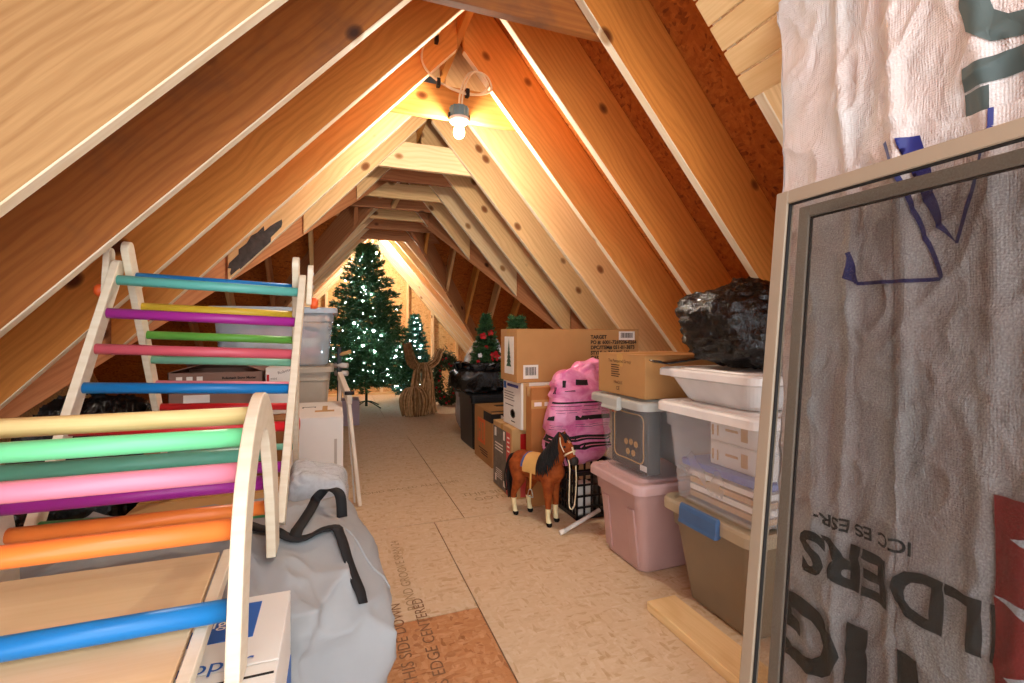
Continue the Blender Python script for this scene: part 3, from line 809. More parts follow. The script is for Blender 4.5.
# ------------------------------------------------------------ insect screens against the wrap
def screen(name, label, x_top, x_bot, z_top, y_far, y_near, th, w, fm):
    t = thing(name, label, 'screen', ((x_bot), (y_far+y_near)/2, 0))
    up = (V((x_top, 0, z_top))-V((x_bot, 0, 0)))
    L = up.length; u = up.normalized(); n = V((-u.z, 0, u.x))      # n faces the room
    def P(s_, y, d): return V((x_bot, y, .003))+u*s_+n*d
    def bar(nm, s0, s1, ya, yb, d0=0, d1=th, mat=fm):
        vs = [P(s_, y, d) for d in (d0, d1) for s_, y in ((s0, ya), (s1, ya), (s1, yb), (s0, yb))]
        return MB().add(vs, [(3,2,1,0),(4,5,6,7),(0,1,5,4),(1,2,6,5),(2,3,7,6),(3,0,4,7)]).build(nm, mat, t, bevel=.003, fix=True)
    bar('stile', 0, L, y_far-w, y_far); bar('stile', 0, L, y_near, y_near+w)
    bar('rail', L-w, L, y_near+w, y_far-w); bar('rail', 0, w*1.4, y_near+w, y_far-w)
    i = w-.001
    for a in ((L-i-.006, L-i, y_near+w, y_far-w), (w*1.4, w*1.4+.006, y_near+w, y_far-w), (w*1.4, L-i, y_far-w-.006, y_far-w), (w*1.4, L-i, y_near+w, y_near+w+.006)):
        bar('gasket', *a, d0=th*.45, d1=th*.8, mat=M['gasket'])
    vs = [P(s_, y, th*.45) for s_, y in ((w, y_near+w), (L-w, y_near+w), (L-w, y_far-w), (w, y_far-w))]
    MB().add(vs, [(0, 1, 2, 3)]).build('mesh_panel', M['mesh'], t)
    return t
screen('screen_door', 'large tan-framed insect screen leaning in front at the right edge', 1.115, .965, 1.46, .945, .02, .026, .034, M['frame'])
screen('screen_door', 'second greyer screen frame seen behind the front leaning screen', 1.165, 1.035, 1.425, .925, .06, .02, .03, M['frame2'])

# ------------------------------------------------------------ wrapped knee wall
WX = 1.215
def wz(y, z):
    a = (1-abs(noise.noise(V((y*5.5, z*1.3, 1.3)))))**4*.020
    b_ = noise.noise(V((y*9, z*3.5, 4.1)))*.010
    c_ = (1-abs(noise.noise(V((y*13+z*6, z*8-y*5, 7.7)))))**5*.010
    e = 0
    for yc, w in ((.845, .012), (.72, .014), (.565, .02)):
        e += .014*math.exp(-((y-yc-.02*math.sin(z*4))/w)**2)
    return WX-(a+b_+c_+e)
wall = MB()
y0w, y1w = -.35, 1.03
def wtop(): return zr(WX)-.03
zt = wtop()
def wpt(u, v):
    y = y1w+(y0w-y1w)*u; z = .0+zt*v
    return V((wz(y, z), y, z))
wall.grid(230, 300, wpt)
wall.box((WX+.02, y0w, 0), (WX+.09, y1w-.005, zt-.02))
wo = wall.build('wall_right', M['wrap'], smooth=True)
S(wo, 'pinkish white house wrap stapled over the knee wall at the right', 'wall')
# turned-back corner flap at the far edge and the lower overlapping sheet
def wflap(u, v):
    z = .02+(zt-.04)*v; y = 1.03-.015*u*1.0+.012*noise.noise(V((z*6, 2, 0)))
    return V((wz(1.03, z)+.09*u, y+.004, z))
MB().grid(6, 120, wflap).build('wrap_return', M['wrap'], wo, smooth=True)
def lower_edge(y): return 1.545+.01*math.sin(y*20)+.03*(y-.6)*0
def wlow(u, v):
    y = .722+(y0w-.722)*u; z = .01+(lower_edge(y)-.01)*v
    return V((wz(y, z)-.007-.002*noise.noise(V((y*14, z*9, 3))), y, z))
MB().grid(150, 200, wlow).build('wrap_lower_sheet', M['wrap'], wo, smooth=True)
def on_wall(name, polys, mat, off=.0085):
    """flat polygons (y,z) laid over the sheet, cut fine so they follow it"""
    bm = bmesh.new()
    for pl in polys:
        vs = [bm.verts.new((0, y, z)) for y, z in pl]
        try: bm.faces.new(vs)
        except Exception: pass
    bmesh.ops.triangulate(bm, faces=bm.faces)
    for _ in range(7):
        ed = [e for e in bm.edges if e.calc_length() > .012]
        if not ed: break
        bmesh.ops.subdivide_edges(bm, edges=ed, cuts=1)
        bmesh.ops.triangulate(bm, faces=bm.faces)
    for v in bm.verts:
        y, z = v.co.y, v.co.z; v.co.x = wz(y, z)-off
    for f in bm.faces: f.smooth = True
    me = bpy.data.meshes.new(name); bm.to_mesh(me); bm.free(); me.materials.append(mat)
    o = bpy.data.objects.new(name, me); col.objects.link(o); par(o, wo); return o
def wall_text(s, size, y, z, mode, mat, bold, sx=1.0, off=.0125):
    cu = bpy.data.curves.new('t', 'FONT'); cu.body = s; cu.size = size; cu.offset = bold; cu.resolution_u = 3
    ob = bpy.data.objects.new('t', cu); col.objects.link(ob)
    bpy.context.view_layer.update()
    me = ob.evaluated_get(bpy.context.evaluated_depsgraph_get()).to_mesh()
    polys = []
    for p in me.polygons:
        q = []
        for i in p.vertices:
            a, b_ = me.vertices[i].co.x*sx, me.vertices[i].co.y
            q.append((y+a, z-b_) if mode == 'down' else (y+b_, z+a))     # upside down / reading upward
        polys.append(q)
    bpy.data.objects.remove(ob)
    return on_wall('lettering', polys, mat, off)
wall_text('ICC ES ESR-', .043, .693, .632, 'down', M['wrap_ink_dark'], .001, 1.0)
wall_text('BUILDERS', .150, .345, .572, 'down', M['wrap_ink_dark'], .005, .93)
wall_text('TIG', .26, .62, .375, 'down', M['wrap_ink_dark'], .009, 1.0)
wall_text('TIG', .27, .405, 1.415, 'up', M['wrap_ink'], .010, 1.0, .003)
on_wall('printed_panel', [[(.545, -.0+.02), (.545, .79), (-.3, .79), (-.3, .02)]], M['wrap_red'], .0142)
on_wall('printed_bar', [[(.55, .60), (.50, .57), (.46, .55), (.46, .572), (.50, .592)], [(.52, .715), (.40, .66), (.40, .75)], [(.53, .45), (.49, .43), (.49, .47)]], M['snowy'], .0157)
def pl_strip(pts, w):
    out = []
    for (a, b_), (c_, d) in zip(pts, pts[1:]):
        dx, dz = c_-a, d-b_; L = math.hypot(dx, dz); nx, nz = -dz/L*w/2, dx/L*w/2
        out.append([(a+nx, b_+nz), (c_+nx, d+nz), (c_-nx, d-nz), (a-nx, b_-nz)])
    return out
on_wall('printed_outline', pl_strip([(.735, 1.535), (.713, 1.474), (.697, 1.418), (.637, 1.214), (.80, 1.219), (.822, 1.298)], .0085)+pl_strip([(.55, 1.535), (.55, 1.50), (.561, 1.472), (.575, 1.41), (.612, 1.285)], .0075), M['navy_ink'], .0125)
on_wall('printed_letter', [[(.711, 1.535), (.673, 1.53), (.656, 1.471), (.650, 1.41), (.634, 1.33), (.612, 1.285), (.644, 1.323), (.677, 1.417), (.691, 1.476)], [(.80, 1.219), (.822, 1.298), (.826, 1.235)]], M['navy_ink'], .0125)

# ------------------------------------------------------------ right-hand row of boxes
from mathutils.bvhtree import BVHTree
def bvh(o): return BVHTree.FromPolygons([o.matrix_basis @ v.co if o.parent is None else v.co.copy() for v in o.data.vertices], [tuple(p.vertices) for p in o.data.polygons])

# long box: printed lines, barcode, tree picture on its end
t = carton('tree_box', 'long brown box with black printing spanning the box stack', 1.10, 2.03, 2.90, 3.22, .776, 1.127, M['card'], seam='x', tape=False)
MB().box((-.4662, -.03, .27), (-.40, .03, .352)).build('tape', M['tape'], t, local=True)
f = ('y', -.16); yq = -.1625
for k, s_ in enumerate(('TARGET', 'PO #: 6001-7269206-0264', 'DPC/ITEM# 051-01-3873', 'STYLE #: TG1805-101', 'CASE PACK: 1', 'COUNTRY', 'CARTON', '1 OF 1')):
    ltxt(s_, .034, (.075, yq, .285-.036*k), X_, Z_, M['ink'], t, bold=.0012)
barcode(t, f, .30, .43, .275, .335)
barcode(t, f, -.42, -.315, .025, .115)
fx = ('x', -.465)
patch(t, 'sticker', fx, -.105, .075, .05, .30, M['label'])
b = MB()
for k in range(6):
    z = .10+.028*k; w = .05-.008*k
    b.add([(-.4678, -.015-w, z), (-.4678, -.015+w, z), (-.4678, -.015, z+.05)], [(0, 1, 2)])
b.build('tree_picture', M['needle'], t, local=True)

t = carton('white_box', 'white box with blue and black printing under the long brown box', 1.13, 1.52, 2.90, 3.25, .468, .774, M['white_card'], tape=False)
fx = ('x', -.195)
patch(t, 'print', fx, .11, .16, .245, .292, M['blue_ink'])
patch(t, 'print', fx, -.12, .09, .265, .285, M['navy_ink'])
for k in range(4): patch(t, 'print_line', fx, -.03-.02*(k % 2), .15, .225-.018*k, .230-.018*k, M['greyprint'])
patch(t, 'print_line', fx, -.03, .13, .135, .14, M['ink'])
b = MB()
for (a0, a1, c0, c1) in ((-.035, -.005, .055, .115), (-.065, .025, .068, .1), (-.052, .012, .06, .108)): b.box((-.1966, a0, c0), (-.195, a1, c1))
b.build('emblem', M['greyprint'], t, local=True)
patch(t, 'print_line', fx, -.06, .01, .03, .036, M['ink'])
patch(t, 'tape', ('y', -.175), -.18, -.14, .0, .306, M['card_light'])
patch(t, 'hand_slot', ('y', -.175), -.02, .12, .26, .272, M['ink'])

t = carton('printed_box', 'dark and red printed box on the floor behind the toy horse', 1.09, 1.52, 2.965, 3.36, 0, .466, M['card_light'], seam='x')
fx = ('x', -.215)
patch(t, 'print_panel', fx, -.09, .19, .01, .43, M['greyprint'])
patch(t, 'print_panel', fx, -.165, -.09, .01, .43, M['coral_ink'])
patch(t, 'print_panel', ('y', -.1975), -.155, .2, .20, .43, M['red_ink'])
patch(t, 'print_panel', ('y', -.1975), -.155, .2, .01, .185, M['coral_ink'])
for a0, a1, c0, c1 in ((.12, .16, .36, .42), (-.06, -.03, .36, .42), (.12, .15, .04, .09), (-.07, -.03, .04, .08)): patch(t, 'print_mark', fx, a0, a1, c0, c1, M['label'], .0025)
for k in range(3): patch(t, 'print_line', fx, -.02, .15, .31-.022*k, .318-.022*k, M['label'], .0025)
for k in range(5): patch(t, 'print_line', fx, .0, .13, .13-.014*k, .134-.014*k, M['label'], .0025)
for k in range(4): patch(t, 'print_line', fx, -.155, -.11, .39-.03*k, .40-.03*k, M['label'], .0025)

t = carton('moving_box', 'brown moving box with black stripe beside the dark bin', 1.19, 1.66, 3.71, 4.22, 0, .456, M['card'], seam='y', tape=False)
fx = ('x', -.235)
patch(t, 'emblem', fx, -.07, .15, .15, .36, M['orange_ink'])
b = MB()
for (a0, a1, c0, c1) in ((.10, .12, .18, .33), (.04, .06, .18, .33), (.06, .10, .245, .265), (-.01, .01, .18, .33), (-.05, -.035, .2, .31), (-.035, -.01, .18, .2), (-.035, -.01, .31, .33)): b.box((-.2385, a0, c0), (-.235, a1, c1))
b.build('emblem_letters', M['card'], t, local=True)
patch(t, 'stripe', fx, -.255, -.03, .365, .44, M['ink'])
patch(t, 'stripe', ('y', -.255), -.235, .235, .365, .44, M['ink'])
patch(t, 'stripe', ('z', .456), -.235, -.02, -.255, -.22, M['ink'])
ltxt('MEDIUM', .075, (-.16, -.2575, .375), X_, Z_, M['label'], t, bold=.002)
patch(t, 'hand_hole', ('z', .456), -.1, .02, .03, .11, M['ink'])
for k in range(3): patch(t, 'print_line', fx, -.14, .12-.04*k, .10-.02*k, .108-.02*k, M['inkbrown'])

t = carton('tall_box', 'narrow orange-brown taped box standing between the white box and pink sack', 1.16, 1.50, 2.80, 2.893, 0, .755, M['card_orange'], seam='x', tape=True)
patch(t, 'tape', ('y', -.0465), -.17, .17, .62, .675, M['tape'])
for k, (u0, u1) in enumerate(((-.15, -.10), (-.08, -.02), (.0, .05))):
    patch(t, 'print_mark', ('y', -.0465), u0, u1, .635, .66, M['label'], .003)

# dark bin behind the moving box, black bag and small tree on it
t = thing('storage_bin', 'tall black bin under the crumpled black bag', 'storage bin', (1.55, 4.6, 0))
MB().loft([rrect(1.55, 4.6, .70-2*i, .52-2*i, .03, z) for z, i in ((0, .02), (.02, .012), (.44, .002), (.445, -.008), (.49, -.008))]).build('body', M['black_plastic'], t, fix=True)
MB().loft([rrect(1.55, 4.6, .74-2*i, .55-2*i, .04, z) for z, i in ((.49, 0), (.515, 0), (.52, .02))]).build('lid', M['black_plastic'], t, bevel=.003, fix=True)
t = thing('garbage_bag', 'open black garbage bag crumpled around the small poinsettia tree', 'garbage bag', (1.36, 4.62, .521))
def dpb(p, ph, th):
    d = (p-V((1.36, 4.62, .65))).normalized()
    w = noise.noise(V((p.x*7, p.y*7, p.z*5)))*.05+(1-abs(noise.noise(V((p.x*13, p.y*13, p.z*6+3)))))**3*.04
    if p.z > .72: w -= (p.z-.72)*1.2
    q = p+d*w; q.z = max(q.z, .523); return q
MB().loft(superq((1.36, 4.62, .65), (.27, .23, .135), 90, 50, .7, dpb)).build('sack', M['black_bag'], t, smooth=True, fix=True)
b = MB()
for i in range(18):
    a = 2*PI*i/18
    b.strip(arc([(1.36+.24*math.cos(a), 4.62+.2*math.sin(a), .73), (1.36+.26*math.cos(a+.05), 4.62+.22*math.sin(a), .80+.02*math.sin(i*2.1)), (1.36+.17*math.cos(a), 4.62+.15*math.sin(a), .775)], 4), V((-math.sin(a), math.cos(a), 0)), .11, .003)
b.build('open_rim', M['black_bag'], t, smooth=True)

# ------------------------------------------------------------ trees
def fir(name, label, c, h, rad, mat, seed, n_tier, lights=0, base=.12, needle=(.055, .010), trunk=True, dens=1.0, stand=True, group=None, trunk_r=.02, pw=.74):
    rr = random.Random(seed); c = V(c)
    t = thing(name, label, 'christmas tree', c)
    f = MB(); lp = []
    def blade(p, d, L, W):
        s_ = d.cross(V((rr.uniform(-1, 1), rr.uniform(-1, 1), rr.uniform(-1, 1))))
        if s_.length < 1e-4: return
        s_ = s_.normalized()*W/2
        f.add([p-s_, p+s_, p+d*L*.6+s_*.9, p+d*L, p+d*L*.6-s_*.9], [(0, 1, 2, 3, 4)])
    for k in range(n_tier):
        q = k/(n_tier-1)
        z = base*h+(h*.965-base*h)*q
        Rz = rad*(1-q)**pw*(1-.10*max(0, .12-q)/.12)+.03*h/2.4
        nb = max(4, int((7+17*(1-q))*dens))
        for i in range(nb):
            a = 2*PI*(i+rr.random()*.9)/nb
            L = Rz*rr.uniform(.68, 1.06)
            el = rr.uniform(.02, .28)+.75*q**3
            d0 = V((math.cos(a), math.sin(a), el)).normalized()
            side = V((-math.sin(a), math.cos(a), 0))
            z0 = c+V((0, 0, z+rr.uniform(-.02, .02)*h/2))
            seg = max(4, int(L/.055))
            for s_ in range(seg):
                u = (s_+.5)/seg
                if u < .22 and L > .25: continue
                p = z0+d0*L*u+V((0, 0, -.10*L*u*u))
                for sg in (-1, 1):
                    if rr.random() < .12: continue
                    tw = (d0*rr.uniform(.5, 1.0)+side*sg*rr.uniform(.4, 1.1)+V((0, 0, rr.uniform(-.25, .3)))).normalized()
                    TL_ = rr.uniform(.06, .12)*(h/2.4)**.5*(1.15-.4*u)
                    for m_ in range(5):
                        pp = p+tw*TL_*(m_/5)
                        for _ in range(2):
                            dd = (tw+V((rr.uniform(-.8, .8), rr.uniform(-.8, .8), rr.uniform(-.7, .7)))).normalized()
                            blade(pp, dd, needle[0]*rr.uniform(.7, 1.2), needle[1])
                if lights and rr.random() < lights*.5: lp.append(p+V((rr.uniform(-.03, .03), rr.uniform(-.03, .03), -.02)))
            for m_ in range(6):
                dd = (d0+V((rr.uniform(-.6, .6), rr.uniform(-.6, .6), rr.uniform(-.4, .6)))).normalized()
                blade(z0+d0*L*.96-V((0, 0, .1*L)), dd, needle[0]*1.2, needle[1])
    for _ in range(40):
        blade(c+V((0, 0, h*rr.uniform(.93, .985))), V((rr.uniform(-.5, .5), rr.uniform(-.5, .5), 1)).normalized(), needle[0], needle[1])
    f.build('foliage', mat, t)
    MB().tube([c+V((0, 0, .02)), c+V((0, 0, h*.5)), c+V((0, 0, h*.97))], [trunk_r, trunk_r*.7, .004], 10).build('trunk', M['bark'], t, smooth=True)
    if stand:
        for k in range(4):
            a = PI/4+PI/2*k
            MB().tube([c+V((0, 0, .10)), c+V((math.cos(a)*.12, math.sin(a)*.12, .07)), c+V((math.cos(a)*.27, math.sin(a)*.27, .006))], .008, 8).build('stand_leg', M['bark'], t, smooth=True)
    if lp:
        rr.shuffle(lp); b = MB()
        ico = [(0, 0, 1), (1, 0, 0), (0, 1, 0), (-1, 0, 0), (0, -1, 0), (0, 0, -1)]
        for p in lp:
            r_ = rr.choice((.008, .011, .015, .021))
            b.add([p+V(v)*r_ for v in ico], [(0,1,2),(0,2,3),(0,3,4),(0,4,1),(5,2,1),(5,3,2),(5,4,3),(5,1,4)])
        tag(b.build('light_string', M['fairy'], t), kind='stuff')
    return t
fir('christmas_tree', 'tall lit artificial christmas tree at the far end of the attic', (.43, 7.40, 0), 2.44, .78, M['needle'], 11, 42, lights=.06, base=.13, pw=.62)
fir('christmas_tree', 'smaller frosted blue-green lit tree just right of the tall tree', (1.27, 8.2, 0), 1.40, .36, M['needle_blue'], 12, 20, lights=.14, base=.08)
pt = fir('christmas_tree', 'small tabletop tree with red poinsettias in the black bag', (1.44, 4.68, .74), .54, .15, M['needle'], 13, 14, base=.1, needle=(.03, .007), stand=False, trunk_r=.01)
rr = random.Random(5)
for k, (dx, dz, r_, mm) in enumerate(((-.06, .33, .045, 'poinsettia'), (.02, .36, .04, 'poinsettia'), (.05, .13, .065, 'poinsettia'), (-.03, .22, .025, 'poinsettia'), (.13, .04, .035, 'poinsettia'), (-.12, .08, .025, 'poinsettia'), (.13, .19, .04, 'snowy'), (-.1, .14, .03, 'snowy'), (.02, .03, .045, 'snowy'), (.15, .12, .04, 'snowy'))):
    c = V((1.44+dx, 4.68-.05-.09*(1-dz/.54), .74+dz)); b = MB()
    for j in range(9):
        a = 2*PI*j/9+.3*(j % 2); d = V((math.cos(a), -.45, math.sin(a))).normalized(); s_ = V((-math.sin(a), 0, math.cos(a)))*r_*.28
        b.add([c, c+d*r_*.5+s_, c+d*r_, c+d*r_*.5-s_], [(0, 1, 2, 3)])
    b.build('flower', M[mm], pt)
fir('christmas_tree', 'small bare tree tip poking up behind the long brown box', (1.345, 3.54, .0), 1.225, .09, M['needle'], 14, 14, base=.6, needle=(.035, .008), stand=False)

# greenery wreath
t = thing('wreath', 'round evergreen wreath with dark red berries leaning by the gable', 'wreath', (1.6, 7.25, .0))
f = MB(); rr = random.Random(8)
for i in range(1500):
    a = rr.uniform(0, 2*PI); r_ = .26+rr.gauss(0, .05); c = V((1.6+math.cos(a)*r_*.62, 7.25+rr.gauss(0, .04), .38+math.sin(a)*r_*1.25))
    d = V((rr.uniform(-1, 1), rr.uniform(-1, 1), rr.uniform(-1, 1))).normalized()
    s_ = d.orthogonal().normalized()*.012
    c.z = max(c.z, .03)
    f.add([c-s_, c+s_, c+d*.07+s_*.6, c+d*.09, c+d*.07-s_*.6], [(0, 1, 2, 3, 4)])
f.build('foliage', M['needle_grey'], t)
for i in range(22):
    a = 2*PI*i/22; r_ = .24+rr.uniform(-.05, .05); c = V((1.6+math.cos(a)*r_*.62, 7.17, .38+math.sin(a)*r_*1.25))
    MB().lathe([(.004, -.018), (.018, -.008), (.018, .008), (.004, .018)], c, 8).build('berry', M['poinsettia'], t, smooth=True)
MB().tube([(1.6+.16*math.cos(2*PI*k/32), 7.25, .38+.32*math.sin(2*PI*k/32)) for k in range(33)], .02, 8).build('ring', M['vine'], t, smooth=True)

# grapevine deer
t = thing('vine_deer', 'brown grapevine deer figure bending down in front of the lit tree', 'deer figure', (1.0, 6.55, 0))
rr = random.Random(21); b = MB()
for i in range(95):          # rounded hindquarters of bent twigs
    a = rr.uniform(0, 2*PI); r0 = .06*rr.random(); r1 = .17+rr.uniform(-.02, .025); tw = rr.uniform(-.3, .3)
    pts = [V((.985+math.cos(a+tw*s_)*rad_, 6.42+math.sin(a+tw*s_)*rad_*.9, z)) for s_, rad_, z in ((0, r0, .375), (.3, r1*.62, .36), (.6, r1*.95, .27), (.8, r1, .16), (1, r1*.82, .012))]
    b.tube(arc(pts, 3), rr.uniform(.006, .012), 5, rr.choice((0, 1, 1)))
b.build('hindquarters', [M['vine'], M['vine_light']], t, smooth=True)
b = MB()
for i in range(80):
    a = rr.uniform(0, 2*PI); tw = rr.uniform(-.8, .8)
    pts = [V((1.10+.02*s_+math.cos(a+tw*s_)*rad_, 6.56+math.sin(a+tw*s_)*rad_, z)) for s_, rad_, z in ((0, .19*rr.uniform(.7, 1.1), .01), (.3, .165, .2), (.6, .145, .42), (.9, .11, .60), (1, .05, .69))]
    b.tube(arc(pts, 3), rr.uniform(.006, .012), 5, rr.choice((0, 1, 1)))
b.build('torso', [M['vine'], M['vine_light']], t, smooth=True)
for (ex, ez, kx) in ((.90, .95, -.04), (1.345, .865, .06)):
    b = MB()
    for i in range(22):
        o_ = V((rr.gauss(0, .02), rr.gauss(0, .02), rr.gauss(0, .018)))
        pts = [V((1.11, 6.55, .60))+o_, V((1.11+(ex-1.11)*.45+kx, 6.54, .70))+o_*1.2, V((ex, 6.52, ez))+o_*.9]
        b.tube(arc(pts, 4), rr.uniform(.006, .01), 5, rr.choice((0, 0, 1)))
    for s_ in (-1, 1):
        b.tube([V((ex, 6.52, ez-.05)), V((ex+.05*s_, 6.51, ez+.02))], .008, 6)
    b.build('antler', [M['vine'], M['vine_light']], t, smooth=True)
b = MB()
for (lx, ly) in ((1.2, 6.48), (1.25, 6.63)):
    for i in range(10):
        o_ = V((rr.gauss(0, .012), rr.gauss(0, .012), 0)); b.tube([V((1.14, 6.55, .35))+o_, V((lx, ly, .01))+o_], .006, 5)
b.build('foreleg', M['vine'], t, smooth=True)

# plastic sheeting over something behind the black bag
t = thing('plastic_cover', 'clear plastic cover draped over a frame behind the black bag', 'plastic cover', (1.55, 5.3, 0))
def dps(p, ph, th):
    d = (p-V((1.55, 5.3, .51))).normalized()
    w = (1-abs(noise.noise(V((p.x*8, p.y*8, p.z*2.5)))))**3*.06+noise.noise(p*4)*.03
    q = p+d*w; q.x += .18*(q.z-.5)*(.9); q.z = max(q.z, .002); return q
MB().loft(superq((1.55, 5.3, .51), (.2, .2, .5), 60, 40, .75, dps)).build('cover', M['sheet'], t, smooth=True, fix=True)
MB().loft(superq((1.56, 5.3, .42), (.12, .13, .40), 24, 16, .6)).build('bundle', plain('pale_bundle', '#b9bdc2', .8), t, smooth=True, fix=True)
# lilac box under the tree
t = carton('gift_box', 'small lilac-grey box on the floor left of the tall tree', .02, .27, 6.0, 6.3, .0, .30, M['lilac_box'], tape=False)

# ------------------------------------------------------------ crate, pink sack, pole
t = thing('crate', 'black lattice crate on the floor under the pink sack', 'crate', (1.50, 2.59, 0))
cx0, cx1, cy0, cy1, ch = 1.32, 1.68, 2.50, 2.78, .285
b = MB()
for zz in (.004, .07, .135, .20, .262):
    hgt = .022 if zz in (.004, .262) else .010
    for (a, d) in (((cx0, cy0, zz), (cx1, cy0+.012, zz+hgt)), ((cx0, cy1-.012, zz), (cx1, cy1, zz+hgt)), ((cx0, cy0+.012, zz), (cx0+.012, cy1-.012, zz+hgt)), ((cx1-.012, cy0+.012, zz), (cx1, cy1-.012, zz+hgt))): b.box(a, d)
for k in range(8):
    x = cx0+(cx1-cx0-.01)*k/7; y = cy0+(cy1-cy0-.01)*k/7
    b.box((x, cy0+.001, .006), (x+.010, cy0+.011, .28)); b.box((x, cy1-.011, .006), (x+.010, cy1-.001, .28))
    b.box((cx0+.001, y, .006), (cx0+.011, y+.010, .28)); b.box((cx1-.011, y, .006), (cx1-.001, y+.010, .28))
b.box((cx0+.012, cy0+.012, .004), (cx1-.012, cy1-.012, .012))
b.build('lattice', M['black_plastic'], t)
for k, (x, y, hh, mm) in enumerate(((1.40, 2.58, .2, 'label'), (1.42, 2.70, .17, 'card_grey'), (1.56, 2.62, .21, 'greyprint'))):
    tt = thing('crate_bundle', ['pale packet inside the black crate at its front corner', 'mauve packet inside the black crate behind the pale one', 'grey packet inside the black crate on its far side'][k], 'packet', (x, y, .013))
    MB().box((x-.055, y-.045, .013), (x+.055, y+.045, hh)).build('packet', M[mm], tt, bevel=.01)
t = thing('pink_sack', 'bright pink printed plastic sack with black bands behind the toy horse', 'sack', (1.39, 2.61, .287))
SC = V((1.415, 2.672, .585)); SH = V((.215, .105, .298))
def sp_(a, p): return math.copysign(abs(a)**p, a)
def sack_pt(ph, th, off=0):
    p = V((SC.x+SH.x*sp_(math.cos(ph), .45)*sp_(math.cos(th), .6), SC.y+SH.y*sp_(math.cos(ph), .45)*sp_(math.sin(th), .6), SC.z+SH.z*sp_(math.sin(ph), .5)))
    z = (p.z-SC.z)/SH.z
    d = V((p.x-SC.x, p.y-SC.y, (p.z-SC.z)*.3)).normalized()
    w = noise.noise(V((p.x*5, p.y*5, p.z*6)))*.022+(1-abs(noise.noise(V((p.x*7+p.z*4, p.y*6, p.z*11+5)))))**4*.022
    k = 1-.12*max(0, z)-.0*z+.06*max(0, -z)
    q = V((SC.x+(p.x-SC.x)*k, SC.y+(p.y-SC.y)*k, p.z))+d*(w+off-.02)
    q.z = max(q.z, .289); return q
MB().loft([[sack_pt(-PI/2+PI*j/60, 2*PI*i/90) for i in range(90)] for j in range(61)]).build('sack', M['pink_sack'], t, smooth=True, fix=True)
def sack_print(nm, th0, th1, z0, z1, mat, off=.004):
    def ph(z):
        s_ = (z-SC.z)/SH.z; return math.asin(max(-1, min(1, sp_(s_, 1/.5))))
    MB().grid(max(4, int((th1-th0)*14)), 6, lambda u, v: sack_pt(ph(z0+(z1-z0)*v), th0+(th1-th0)*u, off)).build(nm, mat, t, smooth=True)
ra = math.radians
sack_print('printed_band', ra(175), ra(345), .450, .480, M['ink'])
sack_print('printed_band', ra(178), ra(345), .405, .435, M['ink'])
for k, (a0, a1, z0, z1) in enumerate(((186, 212, .575, .605), (262, 318, .575, .602), (192, 318, .676, .687), (196, 300, .659, .662), (196, 300, .636, .638), (190, 240, .545, .547), (190, 236, .533, .535), (190, 243, .521, .523), (262, 320, .545, .547), (262, 320, .533, .535), (230, 240, .775, .815), (262, 275, .790, .825), (240, 262, .748, .753), (196, 201, .735, .775), (204, 208, .735, .775), (196, 318, .621, .623))):
    sack_print('printed_mark', ra(a0), ra(a1), z0, z1, M['ink'])
for a0, a1, z0, z1 in ((190, 330, .462, .466), (205, 260, .418, .421), (270, 330, .417, .423)): sack_print('printed_line', ra(a0), ra(a1), z0, z1, M['pink'], .006)
b = MB()
b.loft(superq((1.48, 2.672, .87), (.10, .055, .05), 30, 16, .8, lambda p, a, c: p+V((0, 0, .25*(p.x-1.48)))+(p-V((1.48, 2.672, .87)))*.5*noise.noise(p*22)))
b.build('folded_neck', M['pink_sack'], t, smooth=True)
t = thing('metal_leg', 'slim pale metal leg resting on the floor between toy horse and pink tote', 'metal leg', (1.158, 2.36, 0))
MB().tube([(1.158, 2.36, .013), (1.40, 2.372, .102)], .0115, 14).build('tube', M['steel'], t, smooth=True)
MB().tube([(1.146, 2.3595, .0125), (1.178, 2.361, .0205)], .0135, 14).build('end_cap', M['socket'], t, smooth=True)

# ------------------------------------------------------------ toy horse
hs = thing('toy_horse', 'chestnut toy horse with black mane and tan saddle standing on the floor', 'toy horse', (1.128, 2.615, 0), math.radians(-66))
def capsule(b, p, q, r0, r1, n=12):
    p, q = V(p), V(q); d = (q-p); L = d.length; d.normalize(); rings = []
    x = d.orthogonal().normalized(); y = d.cross(x)
    for k in range(5):
        a = -PI/2+PI/2*k/4; rings.append((p+d*r0*math.sin(a), max(1e-4, r0*math.cos(a))))
    for k in range(5):
        a = PI/2*k/4; rings.append((q+d*r1*math.sin(a), max(1e-4, r1*math.cos(a))))
    b.loft([[c+x*r*math.cos(2*PI*i/n)+y*r*math.sin(2*PI*i/n) for i in range(n)] for c, r in rings])
b = MB()
ch_ = lambda *P: [capsule(b, P[i][0], P[i+1][0], P[i][1], P[i+1][1]) for i in range(len(P)-1)]
ch_(((-.135, 0, .318), .070), ((-.09, 0, .312), .076), ((0, 0, .300), .073), ((.08, 0, .303), .078), ((.125, 0, .305), .062))
ch_(((.09, 0, .33), .062), ((.145, 0, .405), .050), ((.178, 0, .468), .040), ((.19, 0, .488), .036))
ch_(((.19, 0, .49), .036), ((.222, 0, .458), .036), ((.252, 0, .410), .025), ((.262, 0, .392), .024))
ch_(((.205, 0, .462), .034), ((.235, 0, .43), .027))
